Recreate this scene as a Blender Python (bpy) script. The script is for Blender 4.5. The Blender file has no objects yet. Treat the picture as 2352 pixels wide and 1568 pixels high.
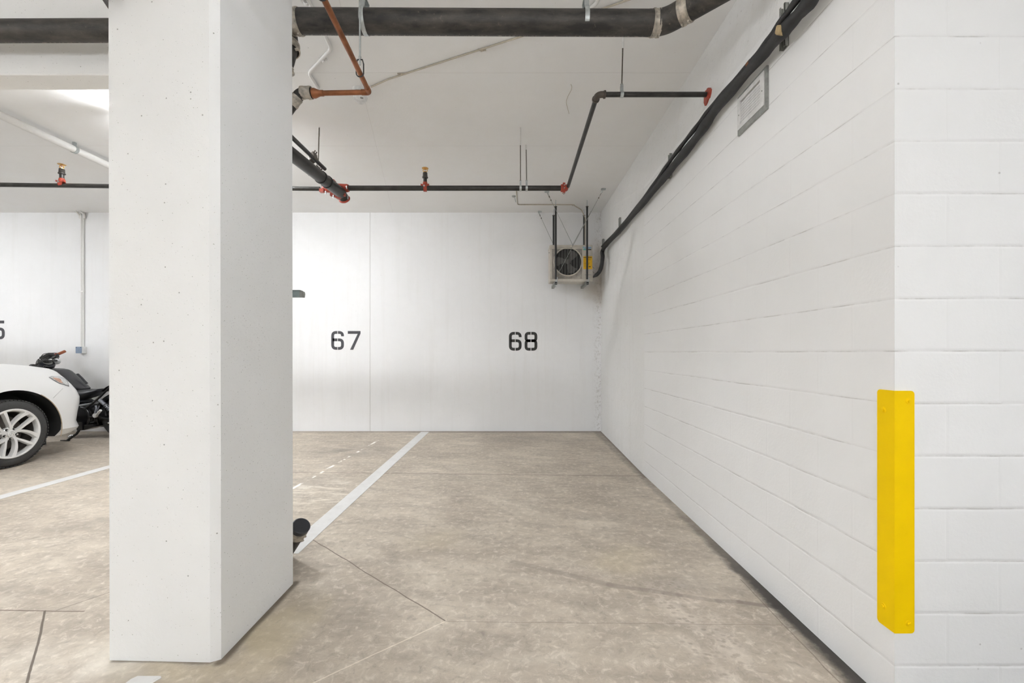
import bpy, bmesh, math, random
from mathutils import Vector, Matrix
from mathutils.bvhtree import BVHTree
random.seed(7)
C = bpy.context.scene.collection
SC = bpy.context.scene
# ------------------------------------------------------------------ camera, world, exposure
F, HX, HY, EYE = 960.0, 1178.0, 810.0, 1.25      # focal length and horizon in px of the 2352x1568 frame, eye height
cd = bpy.data.cameras.new('camera'); cam = bpy.data.objects.new('camera', cd); C.objects.link(cam)
cam.location = (0, 0, EYE); cam.rotation_euler = (math.pi/2, 0, 0)
cd.sensor_width = 36; cd.lens = F/2352*36; cd.shift_x = -2/2352; cd.shift_y = 26/2352; cd.clip_start = .02
SC.camera = cam
wd = bpy.data.worlds.new('world'); SC.world = wd; wd.use_nodes = True
wd.node_tree.nodes['Background'].inputs[0].default_value = (1, .99, .97, 1)
wd.node_tree.nodes['Background'].inputs[1].default_value = .35
SC.view_settings.view_transform = 'Standard'; SC.view_settings.look = 'None'
SC.view_settings.gamma = 1; SC.view_settings.use_curve_mapping = False
SC.view_settings.exposure = 1.70
TUBE_POWER = 60.0
# x, y, drop below the ceiling, length, relative power
TUBES = [(-3.15, 3.86, .10, .95, 1.6), (-8.5, 3.86, .10, 1.3, 1.0), (-.2, 1.2, .5, 1.2, .09), (-5.2, -.2, 1.0, 1.2, .75), (.4, -1.4, .85, 1.2, .42), (2.8, -1.4, .85, 1.2, .5), (-1.2, -4.2, .85, 1.2, .8), (-6.5, -1.4, .85, 1.2, .8)]  # bay-front lamp is added fill; aisle ones hang low to brighten the ceiling
ZC = 3.486; YB = 6.667; XR = 1.34

# ------------------------------------------------------------------ helpers
def W(px, py, Y): return Vector(((px-HX)*Y/F, Y, EYE-(py-HY)*Y/F))
def G(px, py): Y = F*EYE/(py-HY); return Vector(((px-HX)*Y/F, Y, 0))
def CE(px, py, z=ZC): Y = F*(z-EYE)/(HY-py); return Vector(((px-HX)*Y/F, Y, z))
WORLD = {}
def tag(o, label=None, cat=None, group=None, kind=None):
    if label: o['label'] = label
    if cat: o['category'] = cat
    if group: o['group'] = group
    if kind: o['kind'] = kind
    return o
def empty(name, loc, label, cat, group=None):
    o = bpy.data.objects.new(name, None); C.objects.link(o); o.location = loc; o.empty_display_size = .05
    WORLD[o.name] = Vector(loc); return tag(o, label, cat, group)
def frame(d):
    d = Vector(d).normalized()
    a = Vector((0, 0, 1)) if abs(d.z) < .9 else Vector((0, 1, 0))
    u = d.cross(a).normalized(); return d, u, u.cross(d)
class MB:
    def __init__(s): s.v = []; s.f = []; s.m = []; s.mi = 0
    def add(s, vs, fs):
        b = len(s.v); s.v += [Vector(v) for v in vs]; s.f += [[b+i for i in f] for f in fs]; s.m += [s.mi]*len(fs); return s
    def box(s, a, b):
        x0,y0,z0 = [min(p,q) for p,q in zip(a,b)]; x1,y1,z1 = [max(p,q) for p,q in zip(a,b)]
        return s.add([(x0,y0,z0),(x1,y0,z0),(x1,y1,z0),(x0,y1,z0),(x0,y0,z1),(x1,y0,z1),(x1,y1,z1),(x0,y1,z1)],
              [(0,3,2,1),(4,5,6,7),(0,1,5,4),(1,2,6,5),(2,3,7,6),(3,0,4,7)])
    def obox(s, c, ax, ay, az):
        c, ax, ay, az = map(Vector, (c, ax, ay, az)); vs = []
        for k in (-1, 1):
            for (i, j) in ((-1,-1),(1,-1),(1,1),(-1,1)): vs.append(c+ax*i+ay*j+az*k)
        return s.add(vs, [(0,3,2,1),(4,5,6,7),(0,1,5,4),(1,2,6,5),(2,3,7,6),(3,0,4,7)])
    def tube(s, pts, r, n=16, caps=True, flat=None):
        pts = [Vector(p) for p in pts]; rs = r if isinstance(r, (list, tuple)) else [r]*len(pts)
        vs = []; fs = []; u = None
        for i, p in enumerate(pts):
            t = (pts[min(i+1, len(pts)-1)]-pts[max(i-1, 0)])
            if t.length < 1e-9: t = pts[-1]-pts[0]
            t.normalize()
            if u is None: _, u, w = frame(t)
            else:
                u = (u-t*u.dot(t)); u = u.normalized() if u.length > 1e-6 else frame(t)[1]; w = u.cross(t)
            for k in range(n):
                a = 2*math.pi*k/n; fu = 1; fw = 1
                if flat: fu, fw = flat
                vs.append(p+u*math.cos(a)*rs[i]*fu+w*math.sin(a)*rs[i]*fw)
        for i in range(len(pts)-1):
            for k in range(n):
                fs.append((i*n+k, i*n+(k+1)%n, (i+1)*n+(k+1)%n, (i+1)*n+k))
        if caps: fs.append(tuple(range(n-1, -1, -1))); fs.append(tuple(range((len(pts)-1)*n, len(pts)*n)))
        return s.add(vs, fs)
    def cyl(s, a, b, r, n=20, r2=None): return s.tube([a, b], [r, r if r2 is None else r2], n)
    def lathe(s, o, ax, prof, n=32, closed=False):
        d, u, w = frame(ax); o = Vector(o); vs = []; fs = []; m = len(prof)
        for (h, r) in prof:
            for k in range(n):
                a = 2*math.pi*k/n; vs.append(o+d*h+(u*math.cos(a)+w*math.sin(a))*r)
        for i in range(m if closed else m-1):
            j = (i+1) % m
            for k in range(n): fs.append((i*n+k, i*n+(k+1)%n, j*n+(k+1)%n, j*n+k))
        if not closed:
            fs.append(tuple(range(n-1, -1, -1))); fs.append(tuple(range((m-1)*n, m*n)))
        return s.add(vs, fs)
    def ring(s, o, ax, R, r, n=32, k=8):
        return s.lathe(o, ax, [(r*math.sin(2*math.pi*i/k), R+r*math.cos(2*math.pi*i/k)) for i in range(k)], n, True)
    def band(s, o, ax, ri, ro, w, n=32):      # flat strap around a pipe
        return s.lathe(o, ax, [(-w/2, ri), (-w/2, ro), (w/2, ro), (w/2, ri)], n, True)
    def prism(s, pts, ext):
        n = len(pts); ext = Vector(ext); pts = [Vector(p) for p in pts]
        fs = [tuple(range(n-1, -1, -1)), tuple(range(n, 2*n))]+[(i, (i+1)%n, n+(i+1)%n, n+i) for i in range(n)]
        return s.add(pts+[p+ext for p in pts], fs)
    def build(s, name, mats, parent=None, smooth=False, bevel=0, label=None, sub=0):
        lo = Vector([min(v[i] for v in s.v) for i in range(3)]); hi = Vector([max(v[i] for v in s.v) for i in range(3)])
        org = Vector(((lo.x+hi.x)/2, (lo.y+hi.y)/2, lo.z))
        me = bpy.data.meshes.new(name); me.from_pydata([v-org for v in s.v], [], s.f); me.update()
        bm = bmesh.new(); bm.from_mesh(me); bmesh.ops.recalc_face_normals(bm, faces=bm.faces); bm.to_mesh(me); bm.free()
        if not isinstance(mats, (list, tuple)): mats = [mats]
        for m in mats: me.materials.append(m)
        for p, mi in zip(me.polygons, s.m): p.material_index = mi
        o = bpy.data.objects.new(name, me); C.objects.link(o); WORLD[o.name] = org.copy()
        if parent is not None: o.parent = parent; o.location = org-WORLD[parent.name]
        else: o.location = org
        if smooth:
            for p in me.polygons: p.use_smooth = True
            me.set_sharp_from_angle(angle=math.radians(38))
        if bevel:
            b = o.modifiers.new('bevel', 'BEVEL'); b.width = bevel; b.segments = 2; b.limit_method = 'ANGLE'
        if sub:
            b = o.modifiers.new('sub', 'SUBSURF'); b.levels = b.render_levels = sub
        if label: o['label'] = label
        return o
def arc(p0, p1, p2, r, n=6):      # rounded corner at p1
    p0, p1, p2 = map(Vector, (p0, p1, p2)); a = (p0-p1).normalized(); b = (p2-p1).normalized()
    ang = a.angle(b); t = r/math.tan(ang/2); A = p1+a*t; B = p1+b*t
    return [A.lerp(p1, k/n).lerp(p1.lerp(B, k/n), k/n) for k in range(n+1)]
def rounded(pts, r, n=6):
    out = [Vector(pts[0])]
    for i in range(1, len(pts)-1): out += arc(pts[i-1], pts[i], pts[i+1], r, n)
    return out+[Vector(pts[-1])]
def spline(pts, n=8):
    pts = [Vector(p) for p in pts]; q = [pts[0]*2-pts[1]]+pts+[pts[-1]*2-pts[-2]]; out = []
    for i in range(1, len(q)-2):
        for k in range(n):
            t = k/n; a, b, c, d = q[i-1], q[i], q[i+1], q[i+2]
            out.append(.5*((2*b)+(c-a)*t+(2*a-5*b+4*c-d)*t*t+(-a+3*b-3*c+d)*t*t*t))
    return out+[pts[-1]]

# ------------------------------------------------------------------ materials
class N:
    def __init__(s, name):
        s.mat = bpy.data.materials.new(name); s.mat.use_nodes = True; s.t = s.mat.node_tree
        s.b = s.t.nodes['Principled BSDF']; s.pos = s.n('ShaderNodeNewGeometry').outputs['Position']
    def n(s, typ, **kw):
        nd = s.t.nodes.new(typ)
        for k, v in kw.items(): setattr(nd, k, v)
        return nd
    def set(s, sock, v):
        if isinstance(v, bpy.types.NodeSocket): s.t.links.new(v, sock)
        else: sock.default_value = v
    def math(s, op, a, b=0.0, clamp=False):
        nd = s.n('ShaderNodeMath', operation=op, use_clamp=clamp); s.set(nd.inputs[0], a); s.set(nd.inputs[1], b); return nd.outputs[0]
    def vm(s, op, a, b=None, scale=None):
        nd = s.n('ShaderNodeVectorMath', operation=op); s.set(nd.inputs[0], a)
        if b is not None: s.set(nd.inputs[1], b)
        if scale is not None: s.set(nd.inputs['Scale'], scale)
        return nd.outputs['Value'] if op in ('DOT_PRODUCT', 'LENGTH') else nd.outputs[0]
    def noise(s, vec, scale, detail=4, rough=.55, dist=0):
        nd = s.n('ShaderNodeTexNoise'); s.set(nd.inputs['Vector'], vec); nd.inputs['Scale'].default_value = scale
        nd.inputs['Detail'].default_value = detail; nd.inputs['Roughness'].default_value = rough; nd.inputs['Distortion'].default_value = dist
        return nd.outputs[0]
    def rng(s, v, a, b, c=0.0, d=1.0, smooth=False):
        nd = s.n('ShaderNodeMapRange'); nd.interpolation_type = 'SMOOTHSTEP' if smooth else 'LINEAR'
        for i, x in enumerate((v, a, b, c, d)): s.set(nd.inputs[i], x)
        return nd.outputs[0]
    def mix(s, f, a, b, mode='MIX'):
        nd = s.n('ShaderNodeMix', data_type='RGBA', blend_type=mode); s.set(nd.inputs[0], f)
        for i, x in ((6, a), (7, b)): s.set(nd.inputs[i], x if isinstance(x, bpy.types.NodeSocket) else (*x[:3], 1))
        return nd.outputs[2]
    def bump(s, h, dist=.01, strength=1.0, prev=None):
        nd = s.n('ShaderNodeBump'); s.set(nd.inputs['Height'], h); nd.inputs['Distance'].default_value = dist
        nd.inputs['Strength'].default_value = strength
        if prev is not None: s.set(nd.inputs['Normal'], prev)
        return nd.outputs[0]
    def scl(s, v, xyz): return s.vm('MULTIPLY', v, xyz)
    def seg(s, P, a, b, w, soft=.5):
        a = Vector((a[0], a[1], 0)); b = Vector((b[0], b[1], 0)); d = b-a
        q = s.vm('SUBTRACT', P, tuple(a)); t = s.math('DIVIDE', s.vm('DOT_PRODUCT', q, tuple(d)), d.length_squared, True)
        off = s.vm('SUBTRACT', q, s.vm('SCALE', tuple(d), scale=t)); return s.rng(s.vm('LENGTH', off), w*soft, w, 1, 0, True)
    def blob(s, P, c, rx, ry, ang=0):
        q = s.vm('SUBTRACT', P, (c[0], c[1], 0)); ca, sa = math.cos(ang), math.sin(ang)
        u = s.math('DIVIDE', s.vm('DOT_PRODUCT', q, (ca, sa, 0)), rx); v = s.math('DIVIDE', s.vm('DOT_PRODUCT', q, (-sa, ca, 0)), ry)
        return s.rng(s.math('SQRT', s.math('ADD', s.math('MULTIPLY', u, u), s.math('MULTIPLY', v, v))), 0.2, 1, 1, 0, True)
    def done(s, col=None, rough=None, metal=None, normal=None, **kw):
        if col is not None: s.set(s.b.inputs['Base Color'], col if isinstance(col, bpy.types.NodeSocket) else (*col[:3], 1))
        if rough is not None: s.set(s.b.inputs['Roughness'], rough)
        if metal is not None: s.set(s.b.inputs['Metallic'], metal)
        if normal is not None: s.set(s.b.inputs['Normal'], normal)
        for k, v in kw.items(): s.set(s.b.inputs[k.replace('_', ' ')], v)
        return s.mat
def simple(name, col, rough=.5, metal=0, var=.12, scale=30, bump=.0005, **kw):
    m = N(name); tc = m.n('ShaderNodeTexCoord').outputs['Object']
    f = m.noise(tc, scale, 5); dark = [c*(1-var) for c in col]; lite = [min(1, c*(1+var)) for c in col]
    c = m.mix(m.rng(f, .3, .7), dark, lite)
    return m.done(c, m.rng(f, .2, .8, max(0, rough-.06), min(1, rough+.06)), metal, m.bump(f, bump), **kw)

def wall_mat(name, col, pits=0.0, streak=False, rough=.75, joints=(), rustic=0, corner=0):
    m = N(name); P = m.pos
    big = m.noise(P, 1.3, 4); fine = m.noise(P, 60, 6, .6); mid = m.noise(P, 9, 4)
    c = m.mix(m.rng(big, .3, .7), [x*.97 for x in col], [min(.95, x*1.02) for x in col])
    c = m.mix(m.rng(mid, .35, .75, 0, .35), c, [col[0]*.96, col[1]*.96, col[2]*.95])
    nor = m.bump(fine, .0012, .5); nor = m.bump(mid, .004, .35, nor)
    if pits:
        for sc, th in ((20, .035), (48, .045), (110, .06)):
            v = m.n('ShaderNodeTexVoronoi'); v.inputs['Scale'].default_value = sc; m.set(v.inputs['Vector'], P)
            sel = m.rng(v.outputs['Color'], .55, .56) if False else m.rng(m.vm('DOT_PRODUCT', v.outputs['Color'], (1, 0, 0)), 1-pits, 1-pits+.01)
            d = m.math('MULTIPLY', m.rng(v.outputs['Distance'], th, th*2.2, 1, 0, True), sel)
            c = m.mix(m.math('MULTIPLY', d, .7), c, (.22, .21, .19)); nor = m.bump(m.math('MULTIPLY', d, -1), .002, .7, nor)
    if streak:
        st = m.noise(m.scl(P, (9, 9, .5)), 1, 4, .6)
        c = m.mix(m.rng(st, .52, .8, 0, .25), c, (col[0]*.82, col[1]*.8, col[2]*.76))
    if rustic:
        rg = m.noise(m.scl(P, (14, 14, 8)), 1, 7, .7); nor = m.bump(rg, .012, rustic, nor)
        sp = m.noise(P, 26, 7, .75); c = m.mix(m.rng(sp, .60, .68, 0, .35), c, (.34, .31, .27))
    if corner:      # damp tan staining and flaking down the far corner
        q = m.vm('MULTIPLY', m.vm('SUBTRACT', P, (1.403, 6.667, 0)), (1, 1, 0)); L = m.vm('LENGTH', q); spz = m.n('ShaderNodeSeparateXYZ'); m.set(spz.inputs[0], P)
        hi_ = m.math('MULTIPLY', m.rng(spz.outputs[2], 1.85, 2.25, 0, 1, True), m.rng(spz.outputs[2], 3.2, 2.75, 0, 1, True))
        st2 = m.math('MULTIPLY', m.math('MULTIPLY', m.rng(L, .06, .42, 1, 0, True), hi_), m.rng(m.noise(P, 5, 6, .65), .3, .6, .35, 1)); c = m.mix(m.math('MULTIPLY', st2, .75), c, (.56, .50, .42))
        fl_ = m.math('MULTIPLY', m.rng(L, .02, .16, 1, 0, True), m.rng(m.noise(P, 32, 8, .8), .52, .60)); c = m.mix(m.math('MULTIPLY', fl_, .5), c, (.38, .35, .31))
    for (nrm, off, w, col2, k) in joints:      # painted-over formwork joints: plane with normal nrm at offset off
        dd = m.math('ABSOLUTE', m.math('SUBTRACT', m.math('ADD', m.vm('DOT_PRODUCT', P, nrm), m.rng(m.noise(P, 3), 0, 1, -.006, .006)), off))
        j = m.rng(dd, w*.4, w, 1, 0, True); c = m.mix(m.math('MULTIPLY', j, k), c, col2); nor = m.bump(m.math('MULTIPLY', j, -1), .002, .5, nor)
    return m.done(c, rough, 0, nor, Specular_IOR_Level=.25)
WH = (.895, .895, .89)
def block_mat(name, axis, off):
    m = N(name); P = m.pos; col = WH
    sp = m.n('ShaderNodeSeparateXYZ'); m.set(sp.inputs[0], P); cb = m.n('ShaderNodeCombineXYZ')
    wob = m.rng(m.noise(P, 2.5, 3), 0, 1, -.004, .004)
    m.set(cb.inputs[0], m.math('ADD', m.math('SUBTRACT', sp.outputs[axis], off), wob)); vv_ = m.math('ADD', m.math('SUBTRACT', sp.outputs[2], .152), wob); m.set(cb.inputs[1], vv_)
    def brick(sz, sm):
        b = m.n('ShaderNodeTexBrick'); b.offset = .5; m.set(b.inputs['Vector'], cb.outputs[0])
        for k, v in (('Scale', 1), ('Mortar Size', sz), ('Mortar Smooth', sm), ('Brick Width', .368), ('Row Height', .184)): b.inputs[k].default_value = v
        return b.outputs['Fac']
    j = brick(.007, .6); thin = brick(.0022, .4)
    # bed joints are tooled deeper than head joints
    zz = m.math('ABSOLUTE', m.math('SUBTRACT', m.math('PINGPONG', m.math('ADD', vv_, 1.84), .092), 0))
    bed = m.rng(zz, .0, .011, 1, 0, True); bed2 = m.rng(zz, .001, .0034, 1, 0, True)
    big = m.noise(P, 1.5, 4); fine = m.noise(P, 70, 6, .6); mid = m.noise(P, 12, 4)
    c = m.mix(m.rng(big, .3, .7), [x*.975 for x in col], [x*1.01 for x in col])
    bed_dark = m.math('MULTIPLY', bed2, m.rng(m.noise(P, 5, 5, .7), .46, .62, .08, .5))  # bed joints darkened in noisy patches
    c = m.mix(bed_dark, c, (.36, .345, .32)); c = m.mix(m.math('MULTIPLY', thin, .06), c, (.5, .49, .46))
    v = m.n('ShaderNodeTexVoronoi'); v.inputs['Scale'].default_value = 14; m.set(v.inputs['Vector'], P)
    d = m.math('MULTIPLY', m.rng(v.outputs['Distance'], .03, .075, 1, 0, True), m.rng(m.vm('DOT_PRODUCT', v.outputs['Color'], (1, 0, 0)), .86, .87))
    c = m.mix(m.math('MULTIPLY', d, .5), c, (.3, .28, .26))
    nor = m.bump(fine, .0012, .5); nor = m.bump(mid, .003, .3, nor)
    nor = m.bump(m.math('MULTIPLY', j, -1), .001, .3, nor); nor = m.bump(m.math('MULTIPLY', bed, -1), .002, .45, nor)
    return m.done(c, .7, 0, nor, Specular_IOR_Level=.3)

def floor_mat():
    m = N('garage_floor'); P0 = m.scl(m.pos, (1, 1, 0))
    nz = m.n('ShaderNodeTexNoise'); nz.inputs['Scale'].default_value = 5; nz.inputs['Detail'].default_value = 3; m.set(nz.inputs['Vector'], P0)
    jit = m.vm('SCALE', m.vm('SUBTRACT', nz.outputs['Color'], (.5, .5, .5)), scale=.02); P = m.vm('MULTIPLY', m.vm('ADD', P0, jit), (1, 1, 0))
    jit2 = m.vm('SCALE', m.vm('SUBTRACT', nz.outputs['Color'], (.5, .5, .5)), scale=.25); PB = m.vm('MULTIPLY', m.vm('ADD', P0, jit2), (1, 1, 0))
    def rotv(a): 
        r = m.n('ShaderNodeVectorRotate', rotation_type='Z_AXIS'); m.set(r.inputs['Vector'], P0); r.inputs['Angle'].default_value = a; return r.outputs[0]
    big = m.noise(P0, .9, 5, .6, .6); med = m.noise(m.scl(rotv(.25), (1, 2.2, 1)), 2.6, 7, .62, .5); sw = m.noise(m.scl(rotv(.06), (1.3, 4.5, 1)), 2.0, 9, .66, 1.2); sw2 = m.noise(m.scl(rotv(-.7), (1.2, 6, 1)), 3.1, 8, .7, .8)
    fine = m.noise(P0, 24, 8, .7, .6); grit = m.noise(P0, 130, 4, .7)
    c = m.mix(m.rng(big, .32, .68, 0, 1, True), (.335, .288, .235), (.475, .418, .348))
    c = m.mix(m.rng(med, .36, .64, 0, .75), c, (.30, .256, .210), 'MIX') if False else m.mix(m.rng(med, .40, .68, 0, .60), c, (.24, .205, .17))
    c = m.mix(m.rng(sw, .52, .74, 0, .42), c, (.55, .50, .43)); c = m.mix(m.rng(sw, .30, .47, .50, 0), c, (.24, .205, .172)); c = m.mix(m.rng(sw2, .56, .74, 0, .3), c, (.57, .52, .45))
    c = m.mix(m.rng(fine, .52, .70, 0, .65), c, (.62, .565, .495)); c = m.mix(m.rng(fine, .30, .45, .6, 0), c, (.20, .172, .146))
    c = m.mix(m.rng(grit, .3, .7, .12, 0), c, (.18, .15, .12))
    # swirls of dusty foot and tyre prints
    wv = m.n('ShaderNodeTexVoronoi', feature='DISTANCE_TO_EDGE'); wv.inputs['Scale'].default_value = 17; m.set(wv.inputs['Vector'], m.vm('ADD', P0, m.vm('SCALE', nz.outputs['Color'], scale=.12)))
    pr = m.math('MULTIPLY', m.rng(wv.outputs['Distance'], .02, .08, 1, 0), m.rng(m.noise(P0, 2.3, 3), .55, .68))
    c = m.mix(m.math('MULTIPLY', pr, .22), c, (.60, .55, .48))
    band = m.seg(P, G(1500, 1290), G(1750, 1640), .16, .6)
    tv = m.n('ShaderNodeTexVoronoi'); tv.inputs['Scale'].default_value = 1; m.set(tv.inputs['Vector'], m.scl(rotv(.12), (34, 46, 1)))
    tr = m.math('MULTIPLY', band, m.math('MULTIPLY', m.rng(tv.outputs['Distance'], .25, .5), m.rng(m.noise(P0, 7, 4), .42, .6)))
    c = m.mix(m.math('MULTIPLY', tr, .4), c, (.58, .52, .45))
    def D(mask, col, k):
        nonlocal c; c = m.mix(m.math('MULTIPLY', mask, k), c, col)
    n3 = m.rng(m.noise(P0, 3.5, 6, .65), .35, .62)
    # worn oil and damp stains
    for (px, py, rx, ry, a, k) in ((800, 1035, .9, .45, .1, .6), (700, 1110, .5, .5, .2, .35), (1240, 1010, 1.5, .35, 0, .35), (1530, 1340, .22, .13, .3, .5), (1700,1290,.25,.35,.8,.3),
        (1040, 1500, .5, .14, .35, .3), (860, 1400, .28, .16, .8, .3), (200, 1210, .6, .25, -.1, .4), (110, 1045, .9, .22, 0, .5), (30, 1350, .3, .1, 0, .35), (1360, 1390, .3, .12, .1, .3), (1660,1350,.3,.12,-.2,.3)):
        D(m.math('MULTIPLY', m.blob(PB, G(px, py), rx, ry, a), n3), (.17, .148, .128), k)
    for (px, py, rx, ry, a, k) in ((640, 1430, .22, .34, 0, .6), (470, 1550, .5, .1, 0, .5), (600, 1500, .2, .15, 0, .4), (1440, 1285, .35, .28, 0, .35), (1000,1240,.3,.3,0,.2)):
        D(m.math('MULTIPLY', m.blob(PB, G(px, py), rx, ry, a), m.rng(n3, 0, 1, .4, 1)), (.42, .355, .235), k)
    D(m.math('MULTIPLY', m.blob(PB, G(120, 1540), .5, .25, 0), n3), (.66, .62, .55), .6)
    D(m.math('MULTIPLY', m.blob(PB, G(720, 1130), .7, .5, .2), m.rng(sw, .5, .6)), (.66, .62, .55), .5)
    for a, b, w, k in (((1180, 1290), (1400, 1343), .03, .4), ((1400, 1343), (1560, 1366), .026, .5), ((1560, 1366), (1650, 1380), .024, .45), ((1650, 1380), (1700, 1382), .024, .5), ((1700, 1382), (1830, 1400), .022, .75)):
        D(m.seg(P, G(*a), G(*b), w, .45), (.20, .165, .14), k)
    # control joints and hairline cracks
    for a, b, w, col, k in (((660, 1084), (1482, 1093), .009, (.14, .11, .09), .75), ((715, 1237), (1025, 1427), .0045, (.13, .1, .08), .85), ((1025, 1427), (1840, 1435), .004, (.2, .16, .13), .45),
        ((1025, 1427), (690, 1580), .004, (.66, .6, .52), .5), ((-60, 1401), (192, 1403), .005, (.12, .09, .07), .85), ((105, 1402), (55, 1600), .0055, (.09, .07, .055), .95), ((132, 1400), (300, 1344), .004, (.14, .11, .09), .75),
        ):
        D(m.seg(P, G(*a), G(*b), w), col, k)
    D(m.math('MULTIPLY', m.seg(P, G(640, 1140), G(870, 1010), .02), m.rng(m.noise(P0, 6, 4), .50, .56)), (.82, .81, .78), .8)
    # grime packed against the walls and the pillar
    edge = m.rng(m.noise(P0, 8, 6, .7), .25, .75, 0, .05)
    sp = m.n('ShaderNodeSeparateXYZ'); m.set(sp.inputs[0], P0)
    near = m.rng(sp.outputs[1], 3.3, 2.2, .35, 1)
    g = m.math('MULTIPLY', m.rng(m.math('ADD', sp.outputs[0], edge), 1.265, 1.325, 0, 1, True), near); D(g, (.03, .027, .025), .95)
    D(m.seg(P, G(1700, 1330), G(1960, 1600), .004), (.13, .1, .08), .6)
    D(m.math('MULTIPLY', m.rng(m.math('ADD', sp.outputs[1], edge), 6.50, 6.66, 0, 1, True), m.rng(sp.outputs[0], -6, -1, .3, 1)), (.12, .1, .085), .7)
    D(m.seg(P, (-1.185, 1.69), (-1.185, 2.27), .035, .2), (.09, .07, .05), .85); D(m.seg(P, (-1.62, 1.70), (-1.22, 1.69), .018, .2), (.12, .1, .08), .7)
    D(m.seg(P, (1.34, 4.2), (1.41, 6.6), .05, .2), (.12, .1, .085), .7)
    nor = m.bump(fine, .002, .4); nor = m.bump(grit, .0008, .4, nor); nor = m.bump(tr, .003, .5, nor)
    c = m.mix(1.0, c, (1.42, 1.43, 1.42), 'MULTIPLY')
    return m.done(c, m.rng(big, .3, .7, .55, .75), 0, nor, Specular_IOR_Level=.35)

M = dict(
 floor=floor_mat(),
 block_side=block_mat('painted_block_side', 1, 1.467), block_front=block_mat('painted_block_front', 0, 1.34),
 back=wall_mat('painted_concrete_back', (.875, .875, .875), .04, True, corner=1, joints=[((1, 0, 0), (850-HX)*YB/F, .007, (.45, .44, .42), .55)]),
 render=wall_mat('rough_rendered_wall', (.88, .88, .87), 0, True, rustic=.7, corner=1),
 pillar=wall_mat('painted_concrete_pillar', (.90, .905, .90), .30),
 ceil=wall_mat('painted_ceiling', (.95, .94, .925), .03, joints=[((0, 1, 0), 3.34, .006, (.55, .53, .5), .16), ((0, 1, 0), 4.52, .006, (.55, .53, .5), .16), ((0,1,0), 2.2, .006, (.5,.48,.45), .3), ((.98, .199, 0), -.55, .004, (.5, .48, .45), .16)]),
 plain=wall_mat('painted_room', (.88, .88, .87)),
 line=None,
 black=simple('black_plastic', (.018, .018, .018), .45), cast=None,
 steel_pipe=simple('black_steel_pipe', (.035, .033, .03), .38, .2, .35, 14), galv=simple('galvanised_steel', (.50, .53, .53), .38, .85, .2, 40),
 dull=simple('dull_zinc', (.36, .37, .35), .5, .6, .2, 40), red=simple('red_painted_iron', (.38, .055, .03), .5, 0, .25, 40), rod=simple('threaded_rod', (.16, .14, .12), .45, .7, .3, 200),
 copper=simple('aged_copper', (.30, .115, .05), .42, .6, .5, 9), brass=simple('brass', (.62, .36, .10), .3, .9), steel=simple('stainless_band', (.46, .42, .36), .38, .6, .45, 35),
 conduit=simple('white_painted_conduit', (.80, .79, .765), .5, 0, .03), beige=simple('beige_painted_conduit', (.50, .45, .37), .5), yellow=simple('yellow_powder_coat', (.95, .63, .0), .6, 0, .03, 8, Specular_IOR_Level=.15),
 foam=simple('black_foam_insulation', (.022, .022, .023), .6, 0, .5, 12, .002), paint67=simple('charcoal_paint', (.065, .065, .072), .7), paint68=simple('black_paint', (.03, .03, .028), .7),
 blue=simple('blue_grey_plastic', (.25, .32, .42), .5), whitep=simple('white_plastic', (.78, .78, .76), .4), ventw=simple('white_louvre', (.74, .74, .73), .4), dark=simple('dark_void', (.02, .018, .015), .8),
 acbody=simple('weathered_cream_casing', (.56, .52, .45), .5, 0, .12, 12), fan=simple('dark_fan_plastic', (.075, .072, .066), .45), coil=simple('dusty_grille_recess', (.022, .021, .02), .8),
 label=simple('amber_label', (.85, .50, .01), .5, 0, .06), ink=simple('ink', (.03, .025, .02), .7), cyan=simple('light_blue_ink', (.07, .42, .55), .5), bluei=simple('blue_ink', (.12, .28, .52), .5), green=simple('teal_ink', (.08, .45, .38), .5),
 car=None, tyre=simple('tyre_rubber', (.035, .035, .034), .7, 0, .2, 60, .001), alloy=simple('silver_alloy', (.76, .755, .74), .38, .25, .02, 6, .00002), liner=simple('wheel_well_liner', (.012, .012, .012), .8), lens=simple('headlight_lens', (.62, .63, .62), .12, .2, .25, 60),
 amber=simple('amber_reflector', (.55, .34, .25), .25), seam=simple('panel_gap', (.52, .515, .51), .7), brown_edge=simple('dusty_lip', (.42, .33, .24), .7), glass=simple('dark_tinted_glass', (.01, .012, .014), .06), brake=simple('brake_disc', (.12, .11, .10), .5, .6),
 tank=simple('charcoal_metallic_paint', (.040, .040, .043), .34, .2, .02, 60, .00003), seat=simple('black_vinyl', (.022, .023, .027), .42, 0, .1, 90), gloss=simple('gloss_black_paint', (.010, .010, .011), .18), grip=simple('brown_leather_grip', (.30, .09, .035), .5), chrome=simple('chrome', (.72, .72, .72), .12, 1, .03),
 shock=simple('brushed_steel', (.35, .37, .42), .3, .8), cover=simple('satin_dark_panel', (.03, .032, .038), .32, .1),
)
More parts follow.
